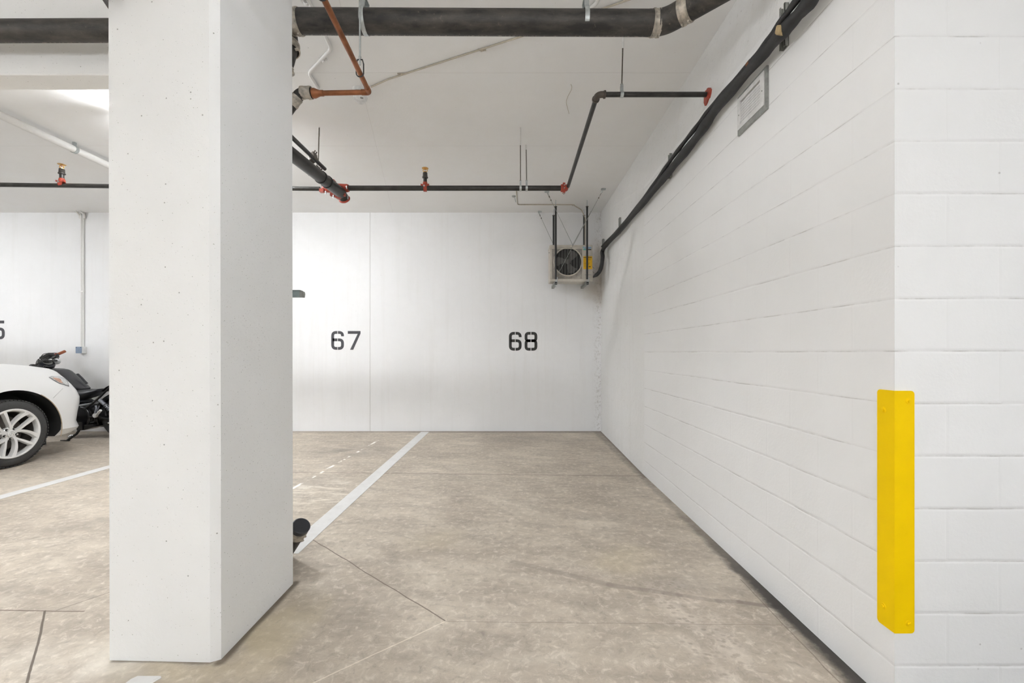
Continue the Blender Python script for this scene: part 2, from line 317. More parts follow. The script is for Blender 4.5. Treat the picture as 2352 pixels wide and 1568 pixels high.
# cast iron drain pipe: black with dust on top, rust and a speckled row of worn print near the underside
m = N('cast_iron_pipe'); P = m.pos; nn = m.noise(m.scl(P, (6, 20, 20)), 1, 6, .65); n2 = m.noise(P, 40, 5, .7)
c = m.mix(m.rng(nn, .35, .7), (.022, .021, .02), (.085, .075, .065)); c = m.mix(m.rng(n2, .62, .72, 0, .4), c, (.22, .18, .14))
geo = m.n('ShaderNodeNewGeometry'); nz_ = m.vm('DOT_PRODUCT', geo.outputs['Normal'], (0, .385, -.921)); rowm = m.rng(nz_, .990, .996, 0, 1)
txt = m.noise(m.scl(P, (110, 40, 110)), 1, 2, .8); c = m.mix(m.math('MULTIPLY', rowm, m.rng(txt, .52, .58, 0, .65)), c, (.42, .36, .30))
M['cast'] = m.done(c, .55, .1, m.bump(n2, .001, .5))
m = N('road_paint'); P = m.pos; nn = m.noise(P, 9, 7, .7); f2 = m.noise(m.scl(P, (60, 5, 1)), 1, 5, .7)
c = m.mix(m.rng(nn, .3, .7), (.70, .69, .67), (.80, .795, .78)); c = m.mix(m.math('MULTIPLY', m.rng(nn, .62, .70), .4), c, (.45, .40, .34)); c = m.mix(m.rng(f2, .66, .72, 0, .5), c, (.35, .30, .26)); M['line'] = m.done(c, .6, 0, m.bump(nn, .002, .3))
m = N('white_car_paint'); M['car'] = m.done((.80, .80, .79), .3, 0, None, Coat_Weight=.6, Coat_Roughness=.05)
def emit(pw):
    m = N('lamp_tube'); return m.done((.9, .9, .9), .5, 0, None, Emission_Color=(.96, .985, 1.02, 1), Emission_Strength=TUBE_POWER*pw)

# ------------------------------------------------------------------ setting
def struct(mb, name, mat, **kw): return tag(mb.build(name, mat, **kw), kind='structure')
XL, YF, XRR = -12.0, -6.0, 5.0
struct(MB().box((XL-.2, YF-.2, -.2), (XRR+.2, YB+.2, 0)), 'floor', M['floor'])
struct(MB().box((XL-.2, YF-.2, ZC), (XRR+.2, YB+.2, ZC+.2)), 'ceiling', M['ceil'])
struct(MB().box((XL-.2, YB, 0), (XRR+.2, YB+.2, ZC)), 'wall_back', M['back'])
struct(MB().box((XL-.2, YF, 0), (XL, YB, ZC)), 'wall_left', M['plain'])
struct(MB().box((XL, YF-.2, 0), (XRR, YF, ZC)), 'wall_rear', M['plain'])
struct(MB().box((XRR, YF, 0), (XRR+.2, 1.467, ZC)), 'wall_far_right', M['plain'])
w = MB()   # right wall: block part, then rendered part that drifts outwards
ys = [1.467, 4.26, YB+.05]; lo = [XR, XR, 1.403]; mid = [XR, XR, 1.403]; hi = [1.42, 1.42, 1.403]
for i in range(2):
    w.mi = 0 if i == 0 else 1
    for (a0, a1, z0, z1) in ((lo[i], lo[i+1], 0, 0), ):
        pass
    A = [(lo[i], ys[i], 0), (lo[i+1], ys[i+1], 0), (mid[i+1], ys[i+1], 2.95), (mid[i], ys[i], 2.95)]
    B = [(mid[i], ys[i], 2.95), (mid[i+1], ys[i+1], 2.95), (hi[i+1], ys[i+1], ZC), (hi[i], ys[i], ZC)]
    w.add(A, [(0, 1, 2, 3)]); w.mi = 1; w.add(B, [(0, 1, 2, 3)])
w.add([(1.6, 1.467, 0), (1.6, YB, 0), (1.6, YB, ZC), (1.6, 1.467, ZC)], [(0, 1, 2, 3)])
struct(w, 'wall_right', [M['block_side'], M['render']])
struct(MB().add([(XR, 1.467, 0), (XRR, 1.467, 0), (XRR, 1.467, ZC), (XR, 1.467, ZC), (XR, 1.6, 0), (XRR, 1.6, 0), (XRR, 1.6, ZC), (XR, 1.6, ZC)],
   [(0, 1, 2, 3), (1, 5, 6, 2), (3, 2, 6, 7), (0, 4, 5, 1)]), 'wall_front', M['block_front'])
# pillar with a chamfered corner
pl = MB(); base = [(-1.64, 1.70), (-1.223, 1.688), (-1.19, 1.705), (-1.19, 2.262), (-1.64, 2.262)]
pl.prism([(x, y, 0) for x, y in base], (-.006, 0, ZC)); o = pl.build('concrete_pillar', M['pillar'])
for v in o.data.vertices: pass
tag(o, 'thick white painted concrete pillar standing on the stained floor', 'pillar')
bm_ = MB(); bm_.box((XL, 2.235, 2.735), (-1.645, 2.365, ZC)); struct(bm_, 'beam_left', M['pillar'], bevel=.006)

# fluorescent battens (bare tube on a white tray)
for i, (x, y, dz, L, pw) in enumerate(TUBES):
    zt_ = ZC-dz; e = empty('tube_light', (x, y, zt_), ('white hanging batten light hidden behind the pillar' if i == 0 else 'unseen white hanging batten light giving fill light'), 'light', 'ceiling batten lights')
    MB().box((x-L/2-.04, y-.018, zt_+.012), (x+L/2+.04, y+.018, zt_+.05)).build('light_housing', M['whitep'], e)
    for dy in (-.03, .03): MB().cyl((x-L/2, y+dy, zt_), (x+L/2, y+dy, zt_), .016, 12).build('lamp_tube', emit(pw), e)
    for s in (-1, 1):
        MB().box((x+s*(L/2+.005)-.012, y-.05, zt_-.02), (x+s*(L/2+.005)+.012, y+.05, zt_+.05)).build('lamp_holder', M['whitep'], e)
        MB().cyl((x+s*L/3, y, zt_+.05), (x+s*L/3, y, ZC), .004, 8).build('hanging_rod', M['galv'], e)

# painted stall lines
def floor_quad(name, pts, mat, label, cat, h=.002): 
    return tag(MB().prism([(p[0], p[1], 0.0004) for p in pts], (0, 0, h)).build(name, mat), label, cat)
floor_quad('parking_line', [(-1.455, 2.61), (-1.335, 2.60), (-1.325, 6.60), (-1.45, 6.60)], M['line'], 'straight white painted stall line running from behind the pillar to the back wall', 'line')
floor_quad('parking_line', [(-4.52, 1.6), (-4.40, 1.6), (-4.34, 6.6), (-4.46, 6.6)], M['line'], 'white painted stall line on the floor beside the white car', 'line')
floor_quad('paint_patch', [(-1.47, 1.54), (-1.462, 1.60), (-1.45, 1.615), (-1.36, 1.615), (-1.35, 1.605), (-1.39, 1.54)], M['line'], 'small white paint patch on the floor in front of the pillar', 'line')

# ------------------------------------------------------------------ stencilled stall numbers
def stroke(mb, pts, w, y, t=.003):
    pts = [Vector(p) for p in pts]; L = []; R = []
    for i, p in enumerate(pts):
        d1 = (p-pts[i-1]).normalized() if i else None; d2 = (pts[i+1]-p).normalized() if i < len(pts)-1 else None
        d = ((d1 or d2)+(d2 or d1)).normalized(); n = Vector((-d.y, d.x)); k = 1/max(.5, n.dot(Vector((-(d1 or d2).y, (d1 or d2).x))))
        L.append(p+n*w/2*k); R.append(p-n*w/2*k)
    for i in range(len(pts)-1):
        q = [L[i], L[i+1], R[i+1], R[i]]; mb.prism([(a.x, y-t, a.y) for a in q], (0, t, 0))
def r2(pts, r): return [Vector((p.x, p.y)) for p in rounded([(a, b, 0) for a, b in pts], r, 6)]
def digit(ch, x, z, w, h, s, y):
    mb = MB(); g = .005; cx = w/2; i = s/2; r = w*.27
    def P(pts, rr=r): stroke(mb, [Vector((x, z))+p for p in (r2(pts, rr) if len(pts) > 2 else [Vector(q) for q in pts])], s, y)
    if ch == '6':
        P([(cx-g, h-i), (i, h-i), (i, i), (cx-g, i)]); P([(i, h*.53), (cx-g, h*.53)])
        P([(cx+g, h-i), (w-i, h-i), (w-i, h*.72)], r); P([(cx+g, h*.53), (w-i, h*.53), (w-i, i), (cx+g, i)])
    if ch == '8':
        for sgn in (-1, 1):
            e = i if sgn < 0 else w-i; P([(cx+sgn*g, h-i), (e, h-i), (e, h*.53), (cx+sgn*g, h*.53)], r*.8); P([(cx+sgn*g, h*.53), (e, h*.53), (e, i), (cx+sgn*g, i)], r*.8)
    if ch == '7':
        y0 = y-.003
        mb.prism([(x, y0, z+h), (x+w, y0, z+h), (x+w, y0, z+h-s*.9), (x+w*.42, y0, z), (x+w*.18, y0, z), (x+w*.78, y0, z+h-s), (x, y0, z+h-s)], (0, .003, 0))
    if ch == '5':
        P([(w-.01, h-i), (i, h-i), (i, h*.55), (cx-g, h*.55)], .012); P([(cx+g, h*.55), (w-i, h*.55), (w-i, i), (cx+g, i)]); P([(cx-g, i), (i, i), (i, h*.25)])
    return mb
k = YB/F
for (chs, xs, yb, mat, lab) in (('67', (761, 799), 803, 'paint67', 'stencilled charcoal number 67 on the back wall beside the pillar'), ('68', (1169, 1205), 805, 'paint68', 'stencilled black number 68 on the back wall below the air conditioner'), ('65', (-54, -18), 779, 'paint67', 'stencilled number cut by the left edge above the white car')):
    e = empty('stall_number', W(xs[0], yb, YB), lab, 'number')
    for ch, x in zip(chs, xs):
        p = W(x, yb, YB); digit(ch, p.x, p.z, 29*k, 43*k, 6.4*k, YB).build('digit', M[mat], e)

# ------------------------------------------------------------------ corner guard
e = empty('corner_guard', (XR, 1.467, .26), 'bright yellow steel corner guard bolted on the white block wall corner', 'corner guard')
z0, z1, t = .268, 1.117, .004; Lx = .066; Ly = .066
g = MB(); r_c = .012; steps = [math.pi/2*k_/4 for k_ in range(5)]
us = [0, Lx-r_c]+[Lx-r_c+r_c*math.sin(a_) for a_ in steps[1:]]      # distance from the bend
def zin(u): return 0 if u <= Lx-r_c else r_c-math.sqrt(max(0, r_c*r_c-(u-(Lx-r_c))**2))
prof_ = [(-1, u) for u in reversed(us)]+[(1, u) for u in us[1:]]; vs = []
for (sd_, u) in prof_:
    for th in (t, .0003):
        if u == 0: p_ = (XR-th, 1.467-th)
        elif sd_ < 0: p_ = (XR-th, 1.467+u)
        else: p_ = (XR+u, 1.467-th)
        vs += [(p_[0], p_[1], z0+zin(u)), (p_[0], p_[1], z1-zin(u))]
m_ = len(prof_); fs = []
for i in range(m_-1):
    a_, b_ = i*4, (i+1)*4; fs += [(a_, b_, b_+1, a_+1), (a_+2, a_+3, b_+3, b_+2), (a_, a_+2, b_+2, b_), (a_+1, b_+1, b_+3, a_+3)]
fs += [(0, 1, 3, 2), ((m_-1)*4, (m_-1)*4+2, (m_-1)*4+3, (m_-1)*4+1)]
g.add(vs, fs); g.build('angle_plate', M['yellow'], e)
for (px, py) in ((2087, 921), (2087, 1431)):
    p = W(px, py, 1.463); b = MB(); b.lathe(p, (0, -1, 0), [(0, .011), (.002, .010)], 24); b.lathe(p, (0, -1, 0), [(.002, .0058), (.006, .005)], 6); b.build('bolt', M['yellow'], e)
for (px, py) in ((2029, 941), (2029, 1391)):
    Y = F*(XR-t)/(px-HX); p = Vector((XR-t, Y, EYE-(py-HY)*Y/F)); b = MB(); b.lathe(p, (-1, 0, 0), [(0, .011), (.002, .010)], 24); b.lathe(p, (-1, 0, 0), [(.002, .0058), (.006, .005)], 6); b.build('bolt', M['yellow'], e)

# ------------------------------------------------------------------ wall vent
e = empty('wall_vent', (XR, 2.33, 2.53), 'white louvred vent grille in a metal frame high on the block wall', 'vent')
ya, yb, za, zb = 2.188, 2.47, 2.528, 2.755; x0 = XR
fr = MB()
for (y0_, y1_, zz0, zz1) in ((ya, yb, za, za+.03), (ya, yb, zb-.014, zb), (ya, ya+.018, za+.0301, zb-.0141), (yb-.008, yb, za+.0301, zb-.0141)): fr.box((x0-.012, y0_, zz0), (x0-.0002, y1_, zz1))
fr.build('outer_frame', M['dull'], e)
iy0, iy1, iz0, iz1 = ya+.018, yb-.008, za+.03, zb-.014; fr = MB(); b_ = .036
for (y0_, y1_, zz0, zz1) in ((iy0+.0002, iy1-.0002, iz0+.0002, iz0+.026), (iy0+.0002, iy1-.0002, iz1-.026, iz1-.0002), (iy0+.0002, iy0+b_, iz0+.0261, iz1-.0261), (iy1-b_*.7, iy1-.0002, iz0+.0261, iz1-.0261)): fr.box((x0-.016, y0_, zz0), (x0-.001, y1_, zz1))
fr.build('grille_frame', M['ventw'], e)
MB().box((x0-.003, iy0+b_, iz0+.026), (x0-.0005, iy1-b_*.7, iz1-.026)).build('duct_opening', M['dark'], e)
nb = 8; zt = iz1-.026-.006; zs_ = (zt-iz0-.026)/nb
for i in range(nb):
    zc = iz0+.026+zs_*(i+.45); MB().obox((x0-.0085, (iy0+b_+iy1-b_*.7)/2, zc), (0, (iy1-iy0-b_*1.7)/2, 0), (.0018, 0, zs_*.60), (-.0008, 0, .0006)).build('louvre_blade', M['ventw'], e)
for yy in (iy0+.016, iy1-.012): MB().lathe((x0-.016, yy, (za+zb)/2), (-1, 0, 0), [(0, .004), (.002, .003)], 10).build('screw', M['dull'], e)

# ------------------------------------------------------------------ large drain pipes
def sleeve(mb, p, d, r, w, lug=True, side=None):      # shielded no-hub coupling with worm clamps
    p = Vector(p); d, u, v = frame(d); mb.band(p, d, r*.97, r*1.05, w)
    for s in (-1, 1):
        mb.band(p+d*s*w*.33, d, r*1.0, r*1.085, w*.17)
        if lug:
            q = p+d*s*w*.33+(Vector(side).normalized() if side else -v)*r*1.12; mb.obox(q, d*w*.09, u*r*.16, v*r*.10)
Yp = 2.45; R = .066; A = W(640, 49, Yp); B = W(1524, 53, Yp); Dn = Vector((.7071, -.7071, 0))
E_ = B+Dn*.45
e = empty('drain_pipe', W(1100, 52, Yp), 'long black cast iron drain pipe hung below the ceiling with an angled end', 'pipe')
MB().cyl(A, W(1492, 53, Yp), R, 32).build('pipe_run', M['cast'], e, True)
MB().tube(rounded([W(1488, 53, Yp), B, B+Dn*.12], .16, 8), R*1.01, 32).build('bend', M['cast'], e, True)
MB().cyl(B+Dn*.08, E_, R, 32).build('pipe_run', M['cast'], e, True)
s_ = MB(); sleeve(s_, W(1506, 53, Yp), (1, 0, 0), R, .05); s_.build('coupling', M['steel'], e, True)
s_ = MB(); sleeve(s_, B+Dn*.13, Dn, R, .055); s_.build('coupling', M['steel'], e, True)
s_ = MB(); sleeve(s_, W(679, 50, Yp), (1, 0, 0), R, .06); s_.build('coupling', M['steel'], e, True)
# pipe on the left, in front of the beam
tag(MB().cyl((-6.6, 2.16, 2.885+.01), (-1.75, 2.12, 2.885), .0505, 32).build('drain_pipe', M['cast'], None, True), 'black drain pipe crossing in front of the white beam left of the pillar', 'pipe')
tag(MB().cyl(W(225, -40, 1.6), W(262, 20, 1.98), .022, 20).build('drain_pipe', M['cast'], None, True), 'dark pipe end cut by the top edge beside the pillar', 'pipe')
def strap_hanger(px, Y, zc, r, lab, grp='pipe hangers'):
    X = (px-HX)*Y/F; e = empty('pipe_hanger', (X, Y, zc-r), lab, 'hanger', grp)
    b = MB(); b.band((X, Y, zc), (1, 0, 0), r+.001, r+.005, .026)
    for s in (-1, 1): b.box((X-.013, Y+s*(r+.001)*.55-.002, zc+r*.75), (X+.013, Y+s*(r+.001)*.55+.002, zc+r+.06))
    b.box((X-.014, Y-r*.6, zc+r+.055), (X+.014, Y+r*.6, zc+r+.061)); b.build('strap', M['galv'], e, True)
    MB().cyl((X, Y, zc+r+.045), (X, Y, ZC), .005, 8).build('rod', M['galv'], e)
    MB().lathe((X, Y, zc+r+.061), (0, 0, 1), [(0, .011), (.009, .011)], 6).build('nut', M['galv'], e)
strap_hanger(838, Yp, A.z, R, 'galvanised strap hanger on the big black pipe near the copper pipe')
strap_hanger(1345, Yp, A.z, R, 'galvanised strap hanger on the big black pipe near its clamped bend')
# drain stack behind the pillar
e = empty('drain_stack', (-1.50, 2.50, 0), 'black drain stack mostly hidden behind the pillar with banded joints', 'pipe')
Ys = 2.52; path = rounded([W(655, 62, Ys), W(660, 100, Ys-.02), W(650, 135, Ys-.06), (-1.50, 2.50, 2.62), (-1.50, 2.50, .0)], .05, 5)
MB().tube(path, .062, 24).build('stack_pipe', M['cast'], e, True)
s_ = MB(); sleeve(s_, W(659, 108, Ys-.03), Vector((.12, -.1, -1)), .066, .05, True, (1, -.3, -.2)); s_.build('coupling', M['steel'], e, True)
s_ = MB(); sleeve(s_, W(648, 150, Ys-.07), Vector((-.8, -.2, -1)), .066, .035, True, (1, -.3, -.6)); s_.build('coupling', M['steel'], e, True)
Yc = 2.5; br = rounded([W(735, 214, Yc)+Vector((-.06, 0, 0)), W(690, 214, Yc), W(655, 262, Yc), W(600, 330, Yc)], .05, 6)
MB().tube(br, .031, 20).build('branch_pipe', M['cast'], e, True)
s_ = MB(); sleeve(s_, W(704, 213, Yc), (1, 0, 0), .033, .062); s_.build('coupling', M['steel'], e, True)
s_ = MB(); sleeve(s_, W(676, 232, Yc), (W(655, 262, Yc)-W(690, 214, Yc)), .033, .06); s_.build('coupling', M['steel'], e, True)
a = W(655, 1268, 2.52); b = W(686, 1217, 2.44); dd = (b-a).normalized()
MB().tube([(-1.50, 2.50, .0+.02), a, b], .047, 24).build('cleanout_branch', M['cast'], e, True)
s_ = MB(); sleeve(s_, b-dd*.015, dd, .048, .058, True, (1, -.2, -1)); s_.build('coupling', M['steel'], e, True)
c_ = MB(); c_.lathe(b+dd*.012, dd, [(0, .050), (.03, .051), (.034, .046)], 32); c_.build('cleanout_cap', M['cover'], e, True)
# strut bracket that holds the stack, sticks out from behind the pillar
e = empty('strut_bracket', W(676, 674, 2.42), 'short grey metal strut sticking out behind the pillar at mid height', 'bracket')
p = W(697, 674, 2.42)
st = MB(); st.box((-1.60, 2.40, p.z-.017), (p.x-.006, 2.404, p.z+.017)); st.box((-1.60, 2.40, p.z-.021), (p.x-.004, 2.44, p.z-.016)); st.box((-1.60, 2.40, p.z+.014), (p.x-.012, 2.44, p.z+.018)); st.build('channel', simple('pale_zinc', (.33, .40, .40), .45, .4), e)
MB().prism([(p.x-.012, 2.398, p.z+.016), (p.x-.003, 2.398, p.z+.012), (p.x, 2.398, p.z), (p.x-.003, 2.398, p.z-.021), (p.x-.012, 2.398, p.z-.021)], (0, .044, 0)).build('end_cap', M['dull'], e)
MB().box((-1.60, 2.262, p.z-.02), (-1.56, 2.44, p.z+.02)).build('standoff', M['galv'], e)

# ------------------------------------------------------------------ copper pipe
zcp = W(848, 212, Yc).z; K = Vector(((848-HX)*Yc/F, Yc, zcp))
S0 = Vector(((745-HX)*1.845/F, 1.845, zcp)); dirc = (S0-K).normalized(); S1 = S0+dirc*1.2
e = empty('copper_pipe', K, 'thin brown copper pipe running under the ceiling with one elbow', 'pipe')
MB().cyl(S1, K+dirc*.03, .0143, 20).build('pipe_run', M['copper'], e, True)
MB().cyl(K+Vector((-.03, 0, 0)), W(735, 214, Yc), .0143, 20).build('pipe_run', M['copper'], e, True)
MB().tube(rounded([K+dirc*.045, K, K+Vector((-.045, 0, 0))], .018, 6), .0165, 20).build('elbow', M['copper'], e, True)
p = W(735, 214, Yc); f = MB(); f.lathe(p, (-1, 0, 0), [(-.02, .017), (.0, .017), (.012, .021), (.03, .028), (.045, .028)], 24); f.build('reducer', M['copper'], e, True)
def clevis(P, lab, mat=M['black'], r=.0165, zt=ZC):
    e = empty('pipe_hanger', (P.x, P.y, P.z-r), lab, 'hanger', 'pipe hangers')
    b = MB(); pts = [P+Vector((0, 0, .075))]
    lo_ = [P+Vector((math.sin(a)*(r+.004), 0, -math.cos(a)*(r+.004))) for a in [math.pi*2*k/16 for k in range(-4, 5)]]
    loop = [P+Vector((-.014, 0, .075)), P+Vector((-r-.004, 0, .05))]+lo_+[P+Vector((r+.004, 0, .05)), P+Vector((.014, 0, .075)), P+Vector((-.014, 0, .075))]
    b.tube(loop, .0035, 8, flat=(1, 1)); b.build('ring', mat, e, True)
    MB().cyl(P+Vector((0, 0, .045)), (P.x, P.y, zt), .0052, 8).build('rod', M['galv'], e)
    MB().lathe(P+Vector((0, 0, .078)), (0, 0, 1), [(0, .008), (.014, .008)], 6).build('nut', M['galv'], e)
Yk = F*(zcp-EYE)/(HY-168); clevis(Vector((K.x+(S0.x-K.x)*(Yk-Yc)/(S0.y-Yc), Yk, zcp)), 'black ring hanger on a grey rod holding the copper pipe')
clevis(S0+dirc*.02, 'black ring hanger on the copper pipe at the top edge')

# ------------------------------------------------------------------ sprinkler piping
Yx = 4.3; zx = EYE+378*Yx/F; r1 = .0262
XA, XE = (775-HX)*Yx/F, (1290-HX)*Yx/F
e = empty('sprinkler_pipe', (-.6, Yx, zx-r1), 'black sprinkler pipe crossing the bay below the ceiling to a red coupling', 'pipe')
MB().cyl((XA, Yx, zx), (XE+.02, Yx, zx), r1, 24).build('pipe_run', M['steel_pipe'], e, True)
q = W(1297, 430, Yx); tee = MB(); tee.lathe((XE-.01, Yx, zx), (1, 0, 0), [(0, r1+.004), (.004, r1+.012), (.04, r1+.012), (.05, r1+.006)], 24)
tee.lathe((q.x+.012, Yx, zx), (0, -1, .05), [(-.02, .026), (.03, .026), (.04, .022)], 20); tee.obox((q.x-.008, Yx, zx+.042), (.012, 0, 0), (0, .02, 0), (0, 0, .008)); tee.obox((q.x-.008, Yx, zx-.042), (.012, 0, 0), (0, .02, 0), (0, 0, .008)); tee.build('red_coupling', M['red'], e, True)
for (ba_, bb_) in (((q.x-.008, Yx-.035, zx+.016), (q.x-.008, Yx-.05, zx+.016)), ((q.x-.008, Yx-.035, zx-.014), (q.x-.008, Yx-.05, zx-.014)), ((q.x-.01, Yx-.01, zx-.04), (q.x-.01, Yx-.01, zx-.068))): MB().cyl(ba_, bb_, .006, 8).build('bolt', M['dull'], e)
Yv = 2.886; zv = EYE+593*Yv/F; PV = Vector(((1372-HX)*Yv/F, Yv, zv)); PX = Vector((q.x+.03, Yx-.03, zx+.004))
MB().cyl(PX, PV+(PX-PV).normalized()*.03, .0168, 20).build('pipe_run', M['steel_pipe'], e, True)
MB().cyl(PV+Vector((.03, 0, 0)), (1.375, Yv, zv), .0168, 20).build('pipe_run', M['steel_pipe'], e, True)
el = MB(); el.tube(rounded([PV+(PX-PV).normalized()*.05, PV, PV+Vector((.05, 0, 0))], .035, 6), .021, 20); el.band(PV+Vector((.05, 0, 0)), (1, 0, 0), .017, .026, .012); el.band(PV+(PX-PV).normalized()*.05, (PX-PV), .017, .026, .012); el.build('elbow', simple('malleable_iron', (.085, .07, .058), .5, .3), e, True)
ym = Yv; fs_ = MB(); pts = []
random.seed(3)
for i in range(18):
    a = 2*math.pi*i/18; rr = .045*(1+.25*random.uniform(-1, 1)); rz = .05*(1+.25*random.uniform(-1, 1)); pts.append((XR-.004, ym+math.cos(a)*rr, zv-.012+math.sin(a)*rz))
fs_.prism(pts, (.03, 0, 0)); tag(fs_.build('fire_stop_sealant', M['red']), 'rough red fire sealant where the black pipe enters the block wall', 'sealant')
# left arm and diagonal main with mechanical tee
e = empty('sprinkler_pipe', (-4, Yx, 2.93), 'thin black sprinkler branch pipe running left behind the pillar', 'pipe')
zl = W(740, 433.5, Yx).z; zl0 = W(0, 424.5, Yx).z
MB().cyl((-9.5, Yx, zl0+.055), ((735-HX)*Yx/F, Yx, zl), .0215, 20).build('pipe_run', M['steel_pipe'], e, True)
pe = W(783, 443, Yx-.02); ps = W(667, 352, 3.36); dm = (pe-ps).normalized(); p0 = ps-dm*3.0
p0.z = min(p0.z, 3.2)
e = empty('sprinkler_main', pe, 'fat black sprinkler main with a red grooved coupling and end cap', 'pipe')
MB().cyl(ps-dm*1.0, pe, .054, 32).build('main_pipe', M['steel_pipe'], e, True)
t_ = MB(); pc = W(752, 425, Yx-.12); t_.band(W(778, 441, Yx-.02), dm, .050, .068, .06)
t_.lathe(W(790, 432, Yx), (1, 0, 0), [(-.06, .045), (.0, .042), (.035, .040), (.05, .034)], 24); t_.lathe(W(752, 432, Yx), (-1, 0, 0), [(-.04, .045), (.03, .042), (.045, .03)], 24)
for s in (-1, 1): t_.obox(W(778, 441, Yx-.02)+Vector((.055*s, -.02, -.06*s*0-.035)), (.02, 0, 0), (0, .015, 0), (0, 0, .014))
t_.obox(W(766, 418, Yx-.1), (.014, 0, .006), (0, .03, 0), (0, 0, .012)); t_.obox(W(740, 438, Yx-.08), (.022, 0, 0), (0, .02, 0), (0, 0, .016)); t_.build('red_coupling', M['red'], e, True)
MB().cyl(pe+dm*.0, pe+dm*.09+Vector((0, 0, -.035)), .05, 32).build('main_pipe', M['steel_pipe'], e, True)
pq = pe+dm*.085+Vector((0, 0, -.035)); MB().ring(pq, dm+Vector((0, -.6, -.3)), .046, .013, 32, 10).build('end_ring', M['red'], e, True)
for pp in (W(749, 443, Yx-.1), W(767, 452, Yx-.1), W(800, 454, Yx-.06), W(797, 431, Yx-.1), W(781, 431, Yx-.08), W(781, 437, Yx-.08)):
    MB().cyl(pp+Vector((0, -.01, .014)), pp+Vector((0, -.01, -.016)), .0055, 8).build('bolt', M['galv'], e)
for k_ in (.30, .42):
    b = MB(); b.band(pe-dm*k_*1.0, dm, .054, .060, .02); b.build('strap', M['black'], e, True)
# seismic brace above it
ba = W(667, 312, 3.25); bb = W(744, 386, 3.95); db = (bb-ba).normalized()
e = empty('seismic_brace', bb, 'slim dark brace pipe with clamps above the fat sprinkler main', 'brace')
MB().cyl(ba-db*.8, bb+db*.02, .0175, 18).build('brace_pipe', M['steel_pipe'], e, True)
b = MB(); c1 = W(719, 362, 3.72); b.obox(c1, db*.045, Vector((.03, -.01, .012)), Vector((-.006, 0, .028))); b.build('brace_clamp', M['rod'], e, bevel=.006)
for d_ in (0, .035): MB().cyl(c1+db*d_+Vector((0, 0, .03)), c1+db*d_+Vector((.02, 0, .065)), .006, 8).build('bolt', M['rod'], e)
b = MB(); b.tube([W(727, 380, 3.85), W(735, 388, 3.9), W(724, 395, 3.9), W(708, 402, 3.88)], .007, 8); b.tube([W(739, 388, 3.9), W(735, 396, 3.95), W(722, 402, 3.95)], .007, 8); b.build('clamp_arm', M['rod'], e)
def rod_hanger(P, r, lab, top=None, sleeve_len=.07, grp='sprinkler pipe hangers'):
    e = empty('pipe_hanger', (P.x, P.y, P.z-r), lab, 'hanger', grp); top = top or Vector((P.x, P.y, ZC))
    b = MB(); b.band(P, (1, 0, 0), r+.0005, r+.004, .022)
    for s in (-1, 1): b.box((P.x-.009, P.y+s*r*.5-.002, P.z+r*.7), (P.x+.009, P.y+s*r*.5+.002, P.z+r+.045))
    b.build('strap', M['galv'], e, True); dn = (top-P).normalized(); MB().cyl(P+Vector((0, 0, r+.03)), top-dn*.02, .0048, 8).build('rod', M['rod'], e)
    MB().lathe(P+Vector((0, 0, r+.045)), (0, 0, 1), [(0, .010), (.01, .010)], 6).build('nut', M['dull'], e); MB().cyl(top-dn*sleeve_len, top, .008, 10).build('anchor', M['conduit'], e)
rod_hanger(Vector(((1195.5-HX)*Yx/F, Yx, zx)), r1, 'thin rod hanger, left one of the close pair on the sprinkler pipe', Vector(((1195-HX)*4.15/F, 4.15, ZC)), .16)
rod_hanger(Vector(((1209.5-HX)*Yx/F, Yx, zx)), r1, 'thin rod hanger, right shorter one of the close pair on the sprinkler pipe', Vector(((1208.5-HX)*4.5/F, 4.5, ZC)))
rod_hanger(Vector(((1428-HX)*Yv/F, Yv, zv)), .0168, 'rod hanger holding the thin black pipe that enters the right wall', Vector(((1431-HX)*2.97/F, 2.97, ZC)), .09)
pr_ = W(731, 372, 3.98); e = empty('hanger_rod', pr_, 'thin rod with a small ring above the fat sprinkler main', 'hanger'); MB().cyl(pr_, CE(733, 292), .0055, 8).build('rod', M['rod'], e); MB().ring(pr_+Vector((.008, 0, -.03)), (.3, 1, 0), .026, .004, 20, 6).build('ring', M['rod'], e); MB().cyl(CE(733, 292)+Vector((0, 0, -.09)), CE(733, 292), .009, 10).build('anchor', M['conduit'], e)

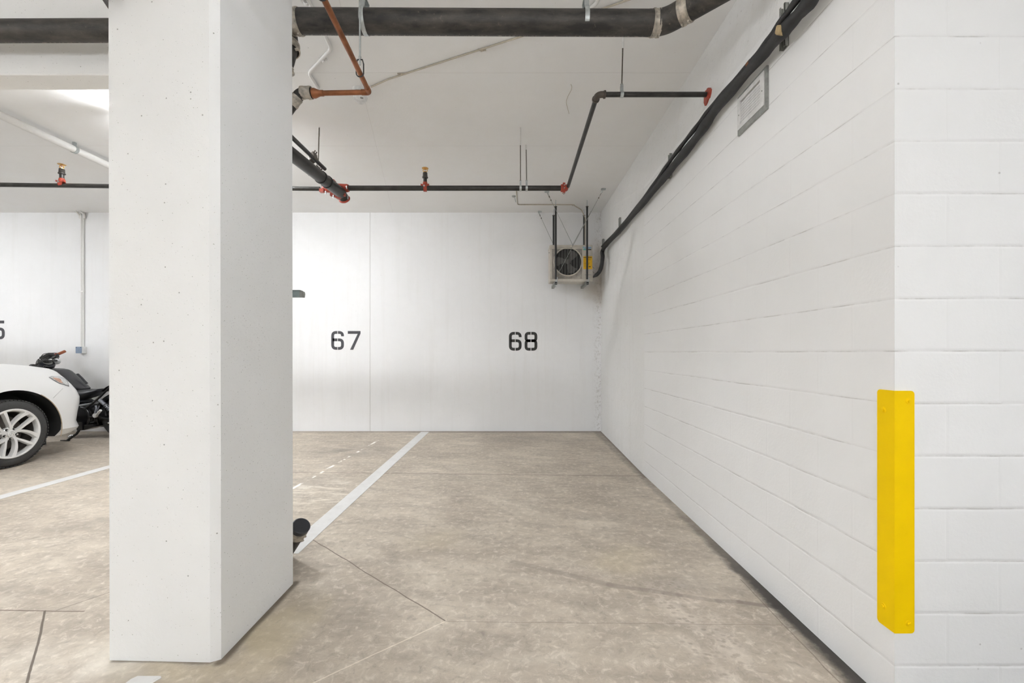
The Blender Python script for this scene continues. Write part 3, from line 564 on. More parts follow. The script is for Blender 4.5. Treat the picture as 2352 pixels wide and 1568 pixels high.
def sprinkler(X, z, r, lab):
    e = empty('fire_sprinkler', (X, Yx, z-r), lab, 'sprinkler', 'upright fire sprinklers')
    b = MB(); b.band((X, Yx, z), (1, .18, 0), r, r+.009, .034); b.lathe((X, Yx, z+r-.004), (0, 0, 1), [(0, .03), (.016, .026), (.03, .024), (.038, .022)], 20)
    for s in (-1, 1): b.obox((X+s*.03, Yx-.012, z+r+.0), (.012, 0, s*.004), (0, .01, 0), (0, 0, .009))
    b.build('outlet_tee', M['red'], e, True)
    MB().cyl((X-.004, Yx-r-.013, z+.012), (X-.004, Yx-r-.002, z+.012), .009, 8).build('bolt', M['galv'], e)
    z2 = z+r+.03; MB().cyl((X, Yx, z2), (X, Yx, z2+.05), .019, 20).build('nipple', M['steel_pipe'], e, True)
    MB().lathe((X, Yx, z2+.045), (0, 0, 1), [(0, .022), (.004, .029), (.012, .030), (.018, .025), (.055, .023), (.058, .021)], 20).build('reducer', simple('grey_iron', (.07, .062, .056), .5, .3), e, True)
    z3 = z2+.10; h = MB(); h.lathe((X, Yx, z3), (0, 0, 1), [(0, .017), (.012, .017), (.014, .012)], 6)
    for s in (-1, 1): h.tube(spline([(X+s*.012, Yx, z3+.01), (X+s*.021, Yx, z3+.022), (X+s*.017, Yx, z3+.036), (X, Yx, z3+.044)], 4), .004, 8)
    hd = h.build('sprinkler_head', M['brass'], e, True); MB().cyl((X, Yx, z3+.012), (X, Yx, z3+.04), .0022, 8).build('glass_bulb', M['red'], hd)
    d = MB(); d.lathe((X, Yx, z3+.044), (0, 0, 1), [(0, .006), (.004, .020), (.002, .033), (.0045, .034), (.008, .020), (.009, .0)], 20); d.build('deflector', M['brass'], hd, True)
sprinkler((976.5-HX)*Yx/F, zx, r1, 'upright brass sprinkler on the black pipe above the stall number wall')
sprinkler((142-HX)*Yx/F, zl0+.01, .0215, 'upright brass sprinkler on the black pipe left of the pillar')

# ------------------------------------------------------------------ ceiling conduits and devices
def conduit(name, pts, r, mat, lab, rad=.08, clips=()):
    e = empty(name, pts[0], lab, 'conduit'); MB().tube(rounded(pts, rad, 6) if len(pts) > 2 else pts, r, 14).build('conduit_run', mat, e, True)
    for p in clips:
        b = MB(); b.band(p, frame(Vector(pts[-1])-Vector(pts[0]))[0], r*.9, r*1.25, .02, 16); b.box(Vector(p)+Vector((-.03, -.008, r*.2)), Vector(p)+Vector((.03, .008, r+.001))); b.build('clip', mat, e, True)
    return e
rz = ZC-.0135
conduit('ceiling_conduit', [CE(680, -60, rz), CE(761, 112, rz), CE(709, 168, rz), CE(731, 203, rz)], .0125, M['conduit'], 'white bent conduit on the ceiling between the pillar and the copper pipe', .1, [CE(742, 138, rz), CE(703, 6, rz)])
conduit('ceiling_conduit', [CE(852, 200, ZC-.008), CE(892, 182, ZC-.008), CE(1240, 70, ZC-.008), CE(1500, -20, ZC-.008)], .0058, M['beige'], 'thin beige conduit crossing the ceiling diagonally from the alarm', .2, [CE(922, 171, ZC-.008), CE(1107, 116, ZC-.008)])
conduit('ceiling_conduit', [CE(1385, -60, rz), CE(1372, 8, rz), CE(1345, 26, rz), CE(1300, 30, rz)], .012, M['conduit'], 'short white curved conduit above the big pipe at the top edge', .08)
zz = 3.41; conduit('white_pipe', [(-4.66, 2.6, zz), (-4.66, 6.6, zz)], .036, M['conduit'], 'wide white pipe running below the ceiling left of the pillar', .1)
pc_ = Vector((-4.66, F*4.66/(HX-171), zz)); b = MB(); b.band(pc_, (0, 1, 0), .037, .041, .03); b.box(pc_+Vector((-.012, -.012, .035)), pc_+Vector((.012, .012, ZC-zz))); tag(b.build('pipe_clip', M['galv'], None, True), 'small clip holding the wide white pipe to the ceiling', 'clip')
e = empty('alarm_beacon', CE(826, 215), 'round white alarm with a clear oval lens on the ceiling behind the copper pipe', 'alarm')
c0 = CE(826, 206); MB().lathe(c0+Vector((0, 0, -.03)), (0, 0, 1), [(0, .05), (.004, .056), (.03, .058)], 32).build('alarm_base', M['whitep'], e, True)
c1 = W(828.5, 227, c0.y-.02); MB().lathe(c1+Vector((0, 0, -.0)), (.25, -.35, -1), [(-.05, .045), (-.012, .055), (0, .052), (.01, .035), (.012, .0)], 32).build('alarm_lens', simple('glossy_white_lens', (.84, .85, .86), .15), e, True)
pt_ = W(834, 230, c1.y-.03); MB().obox(pt_+Vector((0, -.03, 0)), (.012, 0, -.002), (0, .003, 0), (0, 0, .005)).build('lettering_strip', M['dull'], e)
conduit('ceiling_conduit', [CE(1186, 436, ZC-.008), CE(1189, 470, ZC-.008), CE(1316, 470, ZC-.008), CE(1336, 482, ZC-.03), W(1344, 500, 6.45), W(1344, 575, 6.45)], .0075, M['beige'], 'thin beige conduit on the ceiling leading to the air conditioner', .05, [CE(1315, 471, ZC-.008)])
b = MB(); p = CE(1180, 450); b.lathe(p+Vector((0, 0, -.012)), (0, 0, 1), [(0, .022), (.012, .03)], 16); b.cyl(p+Vector((.01, 0, -.012)), p+Vector((.03, 0, -.09)), .004, 8); tag(b.build('ceiling_anchor', M['dull'], None, True), 'small metal anchor with a loose wire on the ceiling near the conduit', 'anchor')
p = CE(1311, 193); tag(MB().tube(spline([p, CE(1313, 204, ZC-.01), CE(1301, 232, ZC-.012), CE(1307, 261, ZC-.004)], 6), .0022, 6).build('loose_wire', M['beige']), 'loose thin wire curling on the ceiling left of the black elbow', 'wire')
b = MB(); random.seed(5)
for i in range(7): c_ = CE(1008+i*4+random.random()*3, 492+random.random()*2-1); b.obox(c_+Vector((0, 0, -.006)), (.014*random.random()+.006, 0, 0), (0, .012, 0), (0, 0, .006))
tag(b.build('chipped_mortar', simple('grubby_mortar', (.32, .27, .21), .8)), 'small brown crumbly patch where ceiling meets back wall', 'debris')

# left wall conduit and box
e = empty('junction_box', W(174, 811, YB), 'small blue-grey junction box on the back wall left of the pillar', 'junction box')
x0, x1 = W(174, 0, 6.586).x, W(188, 0, 6.586).x; zt, zb_ = W(0, 796, 6.586).z, W(0, 811, 6.586).z
MB().box((x0, 6.588, zb_), (x1, YB, zt)).build('box_body', M['whitep'], e, bevel=.004); MB().box((x0, 6.582, zb_), (x1, 6.588, zt)).build('box_cover', M['blue'], e, bevel=.002)
for xx in (x0+.012, x1-.012): MB().cyl((xx, 6.582, zt-.012), (xx, 6.579, zt-.012), .005, 8).build('screw', M['dark'], e)
e = empty('wall_conduit', W(188, 790, YB), 'pair of white conduits dropping down the back wall to the junction box', 'conduit')
for s, dx in ((-1, .007), (1, -.0)):
    xb = W(189.5+s*2.2, 0, YB-.012).x; pts = [(xb, YB-.014, zt-.005), (xb, YB-.014, W(0, 512, YB).z), (xb+s*.022, YB-.014, W(0, 503, YB).z), (xb+s*.024, YB-.03, W(0, 494, YB).z), (xb+s*.015, YB-.09, ZC-.002)]
    MB().tube(spline(pts, 5), .0125, 12).build('conduit_run', M['conduit'], e, True)
b = MB(); b.box((W(184, 0, YB).x, YB-.028, W(0, 671, YB).z), (W(195, 0, YB).x, YB, W(0, 668, YB).z)); b.build('conduit_clip', M['conduit'], e)

# ------------------------------------------------------------------ insulated line set on the right wall
Lpts = [(1905, -70, 1.265), (1862, 0, 1.275), (1800, 70, 1.27), (1738, 140, 1.285), (1650, 243, 1.29), (1600, 315, 1.29), (1543, 386, 1.285), (1490, 450, 1.29), (1425, 527, 1.30), (1386, 571, 1.31), (1380, 600, 1.29)]
def on(px, py, X, zo=0): Y = F*X/(px-HX); return Vector((X, Y, EYE-(py-HY)*Y/F+zo))
main = [on(*p) for p in Lpts]
main = main[:-1]+[W(1384, 590, 5.98), W(1382, 608, 5.98), W(1376, 625, 5.98), W(1362, 637, 5.98)]
e = empty('insulated_line_set', main[6], 'black foam insulated refrigerant lines sagging along the right wall to the air conditioner', 'pipe')
sm = spline(main, 8); random.seed(11); rr = [.030*(1+.10*math.sin(i*.9)+.05*random.uniform(-1, 1)) for i in range(len(sm))]
rr = [r_ if i < len(sm)-34 else .028+.001*math.sin(i*.5) for i, r_ in enumerate(rr)]; rr[-1] = .006; rr[-2] = .012; rr[-3] = .018; rr[-4] = .023
MB().tube(sm, rr, 18).build('suction_line', M['foam'], e, True)
sec = []
for i, p in enumerate(sm[:-32]):
    a = math.sin(i*.17+.4); sec.append(p+Vector((-.020-.008*a, 0, .030+.014*a)))
MB().tube(sec, [.015*(1+.1*math.sin(i*1.3)) for i in range(len(sec))], 14).build('liquid_line', M['foam'], e, True)
c_ = on(1796, 72, 1.262); MB().obox(c_, (.03, .012, 0), (0, .018, .014), (0, -.008, .018)).build('tape_wrap', simple('yellowed_tape', (.45, .34, .18), .7), e, bevel=.01)
ic = min(range(1, len(sec)-1), key=lambda i: abs(HX+F*sec[i].x/sec[i].y-1718)); c_ = sec[ic]; dc = (sec[ic+1]-sec[ic-1]).normalized()*.013; MB().tube([c_-dc, c_+dc], .0172, 12).build('exposed_copper', M['copper'], e)
def strut(px, y0, y1, X, lab, w=.041):
    Y = F*X/(px-HX); z1 = EYE-(y0-HY)*Y/F; z0 = EYE-(y1-HY)*Y/F; e = empty('wall_strut', (X, Y, z0), lab, 'strut', 'strut channels holding the black lines')
    b = MB(); b.box((X-.021, Y-w/2, z0), (X-.0003, Y-w/2+.0025, z1)); b.box((X-.021, Y+w/2-.0025, z0), (X-.0003, Y+w/2, z1)); b.box((X-.003, Y-w/2, z0), (X-.0003, Y+w/2, z1))
    b.box((X-.021, Y-w/2, z0), (X-.0185, Y-w/2+.010, z1)); b.box((X-.021, Y+w/2-.010, z0), (X-.0185, Y+w/2, z1)); b.build('channel', M['dull'], e)
strut(1806, 13, 111, XR, 'galvanised strut channel on the block wall above the vent')
strut(1542, 354, 408, XR, 'galvanised strut channel behind the black lines at the block wall rear end')
strut(1425.5, 500, 536, 1.365, 'galvanised strut channel behind the black lines on the rendered wall')
strut(1386.5, 549, 579, 1.385, 'galvanised strut channel in the far corner behind the line bend')

# ------------------------------------------------------------------ air conditioner
Ya = 6.17; s = Ya/F
def A_(px, py, y=Ya): return Vector(((px-HX)*s, y, EYE-(py-HY)*s))
xl, xr, zt, zb = A_(1263, 0).x, A_(1361, 0).x, A_(0, 563).z, A_(0, 647).z
e = empty('air_conditioner', ((xl+xr)/2, Ya+.12, zb), 'weathered cream outdoor air conditioner hung in the far ceiling corner', 'air conditioner')
fcx, fcz, fr_ = A_(1304.5, 0).x, A_(0, 601).z, 32*s
b = MB(); b.box((xl, Ya+.012, zb+.012), (xr, Ya+.28, zt)); cas = b.build('casing', M['acbody'], e, bevel=.012)
b = MB(); b.box((xl-.004, Ya+.002, zt-.03), (xr+.004, Ya+.29, zt+.006)); b.build('top_cover', M['acbody'], e, bevel=.008)
# front panel with round opening
b = MB(); n = 48; x0, x1, z0, z1 = xl+.01, A_(1339, 0).x, zb+.03, zt-.032
outer = []; inner = []
for i in range(n):
    a = 2*math.pi*i/n; c_, s_2 = math.cos(a), math.sin(a); tx = ((x1 if c_ > 0 else x0)-fcx)/c_ if abs(c_) > 1e-6 else 1e9; tz = ((z1 if s_2 > 0 else z0)-fcz)/s_2 if abs(s_2) > 1e-6 else 1e9
    t_ = min(tx, tz); outer.append((fcx+c_*t_, Ya, fcz+s_2*t_)); inner.append((fcx+c_*fr_*.97, Ya, fcz+s_2*fr_*.97))
vs = outer+inner+[(p[0], Ya+.011, p[2]) for p in inner]; b.add(vs, [(i, (i+1) % n, n+(i+1) % n, n+i) for i in range(n)]+[(n+i, n+(i+1) % n, 2*n+(i+1) % n, 2*n+i) for i in range(n)]); b.build('front_panel', simple('dusty_front_panel', (.30, .275, .24), .6, 0, .5, 9), e)
for (xa, xb, za, zb2) in ((xl, xl+.035, zb+.046, zt-.056), (x1-.012, x1+.006, zb+.046, zt-.056), (xl, xr, zb+.004, zb+.045), (xl, x1, zt-.055, zt-.031)): MB().box((xa, Ya-.006, za), (xb, Ya+.012, zb2)).build('trim_bar', M['acbody'], e, bevel=.004)
MB().box((x1+.006, Ya-.002, zb+.045), (xr, Ya+.012, zt-.03)).build('service_panel', M['acbody'], e)
MB().cyl((fcx, Ya+.0065, fcz), (fcx, Ya+.010, fcz), fr_*.96, 48).build('fan_recess', M['coil'], e)
b = MB(); b.ring((fcx, Ya-.006, fcz), (0, 1, 0), fr_*1.0, .009, 48, 8); b.build('fan_shroud', M['acbody'], e, True)
b = MB(); b.lathe((fcx, Ya+.006, fcz), (0, -1, 0), [(0, .04), (.006, .036), (.008, .0)], 24)
for kx in range(3):
    a0 = 2*math.pi*kx/3+.5; pin = [(r_*math.cos(a0+d_), r_*math.sin(a0+d_)) for r_, d_ in ((.03, -.3), (.1, -.05), (.17, .1), (.185, .5), (.17, .95), (.12, .85), (.06, .8), (.03, .9))]
    b.prism([(fcx+p[0], Ya+.0045, fcz+p[1]) for p in pin], (0, -.0025, 0))
b.build('fan_blades', M['fan'], e)
b = MB()
for i in range(-4, 5):
    xx = fcx+i*fr_*.215; hh = math.sqrt(max(0, 1-(i*.215)**2))*fr_; b.cyl((xx, Ya-.009, fcz-hh), (xx, Ya-.009, fcz+hh), .0016, 6)
b.build('wire_guard', M['dull'], e)
for zz_ in (588, 631): MB().box((A_(1343, 0).x, Ya-.006, A_(0, zz_).z-.004), (A_(1358, 0).x, Ya-.001, A_(0, zz_).z+.004)).build('handle_recess', M['dull'], e, bevel=.002)
def text(s_, size, loc, mat, name, parent, bold=0):
    cu = bpy.data.curves.new(name, 'FONT'); cu.body = s_; cu.size = size; cu.extrude = .0006; cu.offset = bold; to = bpy.data.objects.new(name, cu); C.objects.link(to)
    bpy.context.view_layer.update(); me = bpy.data.meshes.new_from_object(to.evaluated_get(bpy.context.evaluated_depsgraph_get())); bpy.data.objects.remove(to)
    me.transform(Matrix.Rotation(math.pi/2, 4, 'X')); me.materials.clear(); me.materials.append(mat)
    o = bpy.data.objects.new(name, me); C.objects.link(o); o.parent = parent; o.location = Vector(loc)-WORLD[parent.name]; WORLD[o.name] = Vector(loc); return o
q = A_(1338.5, 572.5, Ya-.003); lb = MB().box((q.x, Ya-.003, q.z-.008), (q.x+.125, Ya-.002, q.z+.042)).build('brand_plate', simple('pale_plate', (.50, .56, .58), .5), e)
text('DAIKIN', .030, (q.x+.024, Ya-.0036, q.z+.012), M['bluei'], 'brand_lettering', lb, .0008)
MB().prism([(q.x+.002, Ya-.0045, q.z+.012), (q.x+.018, Ya-.0045, q.z+.038), (q.x+.002, Ya-.0045, q.z+.038)], (0, .0012, 0)).build('brand_triangle', M['cyan'], lb)
MB().box((q.x, Ya-.0045, q.z-.012), (q.x+.042, Ya-.0031, q.z+.006)).build('teal_strip', M['green'], lb); MB().box((q.x+.046, Ya-.0045, q.z-.010), (q.x+.125, Ya-.0031, q.z+.004)).build('black_strip', M['ink'], lb)
q = A_(1339.2, 618, Ya); lb = MB().box((q.x, Ya-.0045, q.z), (q.x+.135, Ya-.003, q.z+.19)).build('energy_label', M['label'], e, label='bright amber energy label')
text('ENERGYGUIDE', .0180, (q.x+.006, Ya-.0052, q.z+.165), M['ink'], 'label_title', lb, .0008)
b = MB(); random.seed(2)
for i in range(9): zz_ = q.z+.148-i*.014; b.box((q.x+.008, Ya-.0052, zz_), (q.x+.03+.09*random.random(), Ya-.0044, zz_+.0022))
b.box((q.x+.085, Ya-.0052, q.z+.03), (q.x+.112, Ya-.0044, q.z+.042)); b.build('label_print', M['ink'], lb)
b = MB()
for (zz_, dx) in ((609, .03), (620, .03)): b.tube(spline([A_(1362, zz_-6, Ya+.1), A_(1364, zz_, Ya+.1), A_(1368, zz_+4, Ya+.1)], 4), .0022, 6)
b.build('loose_ties', M['rod'], e)
MB().lathe((xl, Ya+.06, A_(0, 578).z), (-1, 0, 0), [(0, .009), (.012, .007)], 10).build('side_screw', M['dull'], e); MB().lathe((xr, Ya+.06, A_(0, 581).z), (1, 0, 0), [(0, .009), (.012, .007)], 10).build('side_screw', M['dull'], e)
# hanging frame: four sleeved rods, two cross channels and brace cables
e = empty('hanging_frame', ((xl+xr)/2, 6.3, A_(0, 655).z), 'suspended frame of dark sleeved rods and steel cables carrying the air conditioner', 'hanging frame')
Yr1, Yr2 = 6.125, 6.52
for (px, Y, yb_) in ((1276.5, Yr1, 660), (1348.5, Yr1, 656), (1271.5, Yr2, 650), (1341.5, Yr2, 650)):
    X = (px-HX)*Y/F; zb3 = EYE-(yb_-HY)*Y/F; r_ = MB().cyl((X, Y, zb3), (X, Y, ZC), .0048, 8).build('rod', M['galv'], e)
    MB().cyl((X, Y, zb-.02 if Y > 6.4 else zb+.03), (X, Y, ZC-.10), .0145, 12).build('rod_sleeve', M['black'], e, True); MB().lathe((X, Y, ZC-.10), (0, 0, 1), [(0, .02), (.01, .02)], 8).build('washer', M['rod'], e)
for px in (1276.5, 1348.5):
    X = (px-HX)*Yr1/F; zch = A_(0, 650.5).z; b = MB(); b.box((X-.02, Yr1-.04, zch-.018), (X+.02, Yr2+.06, zch-.014)); b.box((X-.02, Yr1-.04, zch-.018), (X-.017, Yr2+.06, zch+.02)); b.box((X+.017, Yr1-.04, zch-.018), (X+.02, Yr2+.06, zch+.02)); b.build('channel', M['dull'], e)
    MB().obox((X, Yr1-.035, zch-.012), (.016, 0, 0), (0, .004, 0), (0, 0, .02)).build('channel_end', M['black'], e)
    MB().tube([(X+.012, Yr1-.03, zch), (X+.018, Yr1-.035, zch+.04), (X+.02, Yr1-.03, zch+.075)], .007, 8).build('turnbuckle', M['galv'], e)
mid_ = A_(1315, 566, Yr1-.01)
cabs = [(CE(1256, 440), mid_), (CE(1386, 434), mid_), (CE(1358, 484), mid_+Vector((-.01, .02, 0))), (CE(1236, 485), A_(1283, 563, 6.5)), (mid_, A_(1281, 631, Yr1-.02)), (CE(1386, 434), A_(1317, 562, Yr1-.02))]
for i, (a, b2) in enumerate(cabs):
    cb = MB().cyl(a, b2, .0030, 6).build('brace_cable', M['dull'], e); dn = (b2-a).normalized()
    if i in (0, 1, 3):
        MB().tube([a, a+dn*.05], .009, 8).build('eye_bolt', M['galv'], cb); MB().ring(a+dn*.075, dn.cross(Vector((0, 1, 0))), .016, .004, 14, 6).build('shackle', M['rod'], cb); MB().cyl(a+dn*.12, a+dn*.135, .008, 8).build('crimp', M['rod'], cb)
for pxy in ((1256, 439), (1386, 433), (1240, 484.5)):
    p = CE(*pxy); MB().obox(p+Vector((0, 0, -.009)), (.03, 0, 0), (0, .02, 0), (0, 0, .008)).build('ceiling_plate', M['galv'], e, bevel=.003)

# ------------------------------------------------------------------ white car
XC = -6.37; HW = .95
def Hh(x, Y):
    pts = [(.8, 1.05), (1.5, 1.16), (4.0, 1.185), (4.56, 1.155), (4.8, 1.125), (5.0, 1.088), (5.1, 1.05), (5.19, 1.0), (5.3, .935), (5.4, .87), (5.6, .8)]
    z = pts[0][1] if Y <= pts[0][0] else pts[-1][1]
    for (a, za), (b, zb) in zip(pts, pts[1:]):
        if a <= Y <= b: t = (Y-a)/(b-a); z = za+(zb-za)*t
    return z-.045*(abs(x)/.95)**4
plan = []
for Y in (.95, 1.05, 1.25, 1.6, 2.0, 2.4, 2.8, 3.2, 3.6, 3.9, 4.1, 4.2, 4.3, 4.4, 4.5, 4.6, 4.7, 4.78, 4.85): plan.append((HW if Y > 1.3 else HW-.12*((1.3-Y)/.35)**2, Y, 0))
for kk in range(1, 15):
    a = math.pi/2*kk/14; ex = 2/2.9; plan.append((.38+.57*math.cos(a)**ex, 4.88+.60*math.sin(a)**ex, math.sin(a)))
for x in (.28, .18, .09, 0): plan.append((x, 5.48+.015*(1-x/.38), 1))
prof = [(.0, .075), (.06, .035), (.10, .012), (.20, .0), (.34, .0), (.50, .003), (.62, .012), (.74, .03), (.84, .055), (.93, .09), (1.0, .13)]
zbt = .25; NP = [(0, .075), (.06, .02), (.10, .012), (.20, .05), (.34, .035), (.50, .008), (.62, .0), (.74, .035), (.84, .085), (.93, .14), (1.0, .20)]
def noseprof(t):
    for (a, u), (b, v) in zip(NP, NP[1:]):
        if a <= t <= b: return u+(v-u)*(t-a)/(b-a)
    return .2
def half(sgn):
    cols = []
    for i, (x, Y, nf) in enumerate(plan):
        pn = plan[max(i-1, 0)]; nx = plan[min(i+1, len(plan)-1)]; tx, ty = nx[0]-pn[0], nx[1]-pn[1]; L = math.hypot(tx, ty); nxn, nyn = ty/L, -tx/L
        if i == len(plan)-1: nxn, nyn = 0, 1
        col = []; top_in = .13+.07*nf; xs = max(0, x-nxn*top_in); Ysh = Y-nyn*top_in; zs = Hh(xs, Ysh)
        if nf > 0: zs = zs
        for (t, ins) in prof:
            ins2 = ins*(1-nf)+noseprof(t)*nf
            col.append((max(0, x-nxn*ins2), Y-nyn*ins2, zbt+(zs-zbt)*t))
        xe, ye, _ = col[-1]
        for t in (.12, .3, .5, .7, .85, 1.0):
            yc = ye if ye < 4.3 else 4.3+(ye-4.3)*.72; xx = xe*(1-t); yy = ye+(yc-ye)*t; col.append((xx, yy, Hh(xx, yy)))
        cols.append([(XC+sgn*p[0], p[1], p[2]) for p in col])
    return cols
def car_body():
    bm = bmesh.new()
    for sgn in (1, -1):
        cols = half(sgn); nr = len(cols[0]); V = [[bm.verts.new(p) for p in col] for col in cols]
        for i in range(len(V)-1):
            for j in range(nr-1):
                try: bm.faces.new((V[i][j], V[i+1][j], V[i+1][j+1], V[i][j+1]))
                except ValueError: pass
            cb0 = bm.verts.new((XC, cols[i][0][1], zbt)); cb1 = bm.verts.new((XC, cols[i+1][0][1], zbt))
            if cols[i+1][0][0] == XC: pass
            try: bm.faces.new((V[i][0], cb0, cb1, V[i+1][0]))
            except ValueError: pass
        back = [V[0][j] for j in range(nr)]; bm.faces.new(back+[bm.verts.new((XC, cols[0][0][1], zbt))])
    bmesh.ops.remove_doubles(bm, verts=bm.verts, dist=.0004)
    bmesh.ops.dissolve_degenerate(bm, edges=bm.edges, dist=.0002)
    bmesh.ops.recalc_face_normals(bm, faces=bm.faces)
    return bm
WC = (4.553, .366)
e_car = empty('white_car', (XC, 3.1, 0), 'white car parked nose in at the left edge of the photo', 'car')
bm = car_body(); me = bpy.data.meshes.new('car_body'); bm.to_mesh(me); bm.free(); me.materials.append(M['car']); me.materials.append(M['liner'])
ob = bpy.data.objects.new('car_body', me); C.objects.link(ob); cutters = []
for (yc) in (WC[0], 1.85):
    for sx in (1, -1):
        mb = MB(); mb.cyl((XC+sx*.62, yc, WC[1]), (XC+sx*1.2, yc, WC[1]), .475, 64); co = mb.build('cut', M['liner']); cutters.append(co)
        md = ob.modifiers.new('b', 'BOOLEAN'); md.object = co; md.operation = 'DIFFERENCE'; md.solver = 'EXACT'; md.material_mode = 'TRANSFER'
bpy.context.view_layer.update(); me2 = bpy.data.meshes.new_from_object(ob.evaluated_get(bpy.context.evaluated_depsgraph_get())); bpy.data.objects.remove(ob)
for co in cutters: bpy.data.objects.remove(co)
for p in me2.polygons: p.use_smooth = True
me2.set_sharp_from_angle(angle=math.radians(30))
org = WORLD[e_car.name]; me2.transform(Matrix.Translation(-org)); body = bpy.data.objects.new('car_body', me2); C.objects.link(body); body.parent = e_car; WORLD[body.name] = org
bb_ = bmesh.new(); bb_.from_mesh(me2); bvh = BVHTree.FromBMesh(bb_); bb_.free()
def patch(poly, name, mat, parent, off=.004, cuts=3, label=None):   # thin panel laid on the body surface
    bm = bmesh.new(); vs = [bm.verts.new((x, y, 0)) for x, y in poly]; bm.faces.new(vs); bmesh.ops.triangulate(bm, faces=bm.faces); bmesh.ops.subdivide_edges(bm, edges=bm.edges, cuts=cuts, use_grid_fill=True)
    bm.verts.ensure_lookup_table(); mb = MB(); cam_ = Vector((0, 0, EYE))-org; vv = []; nn = []
    for v in bm.verts:
        d = (W(v.co.x, v.co.y, 5)-Vector((0, 0, EYE))).normalized(); h = bvh.ray_cast(cam_, d)
        if h[0] is None: h = bvh.find_nearest(cam_+d*7.6)
        vv.append(h[0]+org+h[1]*off); nn.append(h[1])
    mb.add(vv, [[v.index for v in f.verts] for f in bm.faces]); bm.free(); o = mb.build(name, mat, parent, True)
    sd = o.modifiers.new('s', 'SOLIDIFY'); sd.thickness = off*1.5; sd.offset = -1
    if label: o['label'] = label
    return o
def strip(a, b, w): d = (Vector(b)-Vector(a)).normalized(); n = Vector((-d.y, d.x))*w/2; a, b = Vector(a), Vector(b); return [tuple(a+n), tuple(b+n), tuple(b-n), tuple(a-n)]
patch([(112, 865.9), (118, 864.0), (136.5, 864.4), (149, 868.9), (156, 876.7), (158.3, 887.5), (147, 883.8), (136, 880.8), (123.5, 873.7)], 'headlight_surround', M['cover'], e_car, .003, 3)
hl = patch([(113, 866), (118, 864.8), (136, 865.2), (148, 869.5), (155, 877), (157.5, 886.5), (147, 883), (136, 880), (124, 873)], 'headlight', M['lens'], e_car, .006, 3)
patch([(119.5, 867.5), (128, 868), (137, 870.5), (143, 880.5), (136, 878.5), (126, 872.5)], 'side_reflector', M['amber'], hl, .009, 2)
patch(strip((150, 886), (122, 914), .7), 'panel_gap', M['seam'], e_car, .0015, 3)
b = MB(); b.tube([(XC+HW-.003, WC[0]+.474*math.cos(a), WC[1]+.474*math.sin(a)) for a in [math.radians(-14+6*k_) for k_ in range(13)]], .0045, 8); b.build('arch_lip', M['brown_edge'], e_car, True)
# rear-view cabin, mostly out of frame
g = MB(); g.prism([(XC-.86, 1.15, 1.14), (XC-.86, 3.95, 1.14), (XC-.66, 3.0, 1.70), (XC-.66, 1.45, 1.70)], (0, 0, 0)) if False else None
gh = MB(); gh.add([(XC-.84, 1.1, 1.12), (XC+.84, 1.1, 1.12), (XC+.80, 4.0, 1.14), (XC-.80, 4.0, 1.14), (XC-.64, 1.5, 1.66), (XC+.64, 1.5, 1.66), (XC+.62, 3.1, 1.68), (XC-.62, 3.1, 1.68)], [(0, 1, 5, 4), (1, 2, 6, 5), (2, 3, 7, 6), (3, 0, 4, 7), (4, 5, 6, 7), (0, 3, 2, 1)])
gh.build('cabin_glass', M['glass'], e_car, bevel=.04)
MB().add([(XC-.66, 1.4, 1.665), (XC+.66, 1.4, 1.665), (XC+.64, 3.15, 1.685), (XC-.64, 3.15, 1.685), (XC-.6, 1.5, 1.72), (XC+.6, 1.5, 1.72), (XC+.58, 3.0, 1.73), (XC-.58, 3.0, 1.73)], [(0, 1, 5, 4), (1, 2, 6, 5), (2, 3, 7, 6), (3, 0, 4, 7), (4, 5, 6, 7), (0, 3, 2, 1)]).build('roof', M['car'], e_car, bevel=.03)
fl = MB(); fl.box((XC+.66, WC[0]+.35, .17), (XC+.88, WC[0]+.365, .40)); fl.build('mud_flap', M['liner'], e_car)
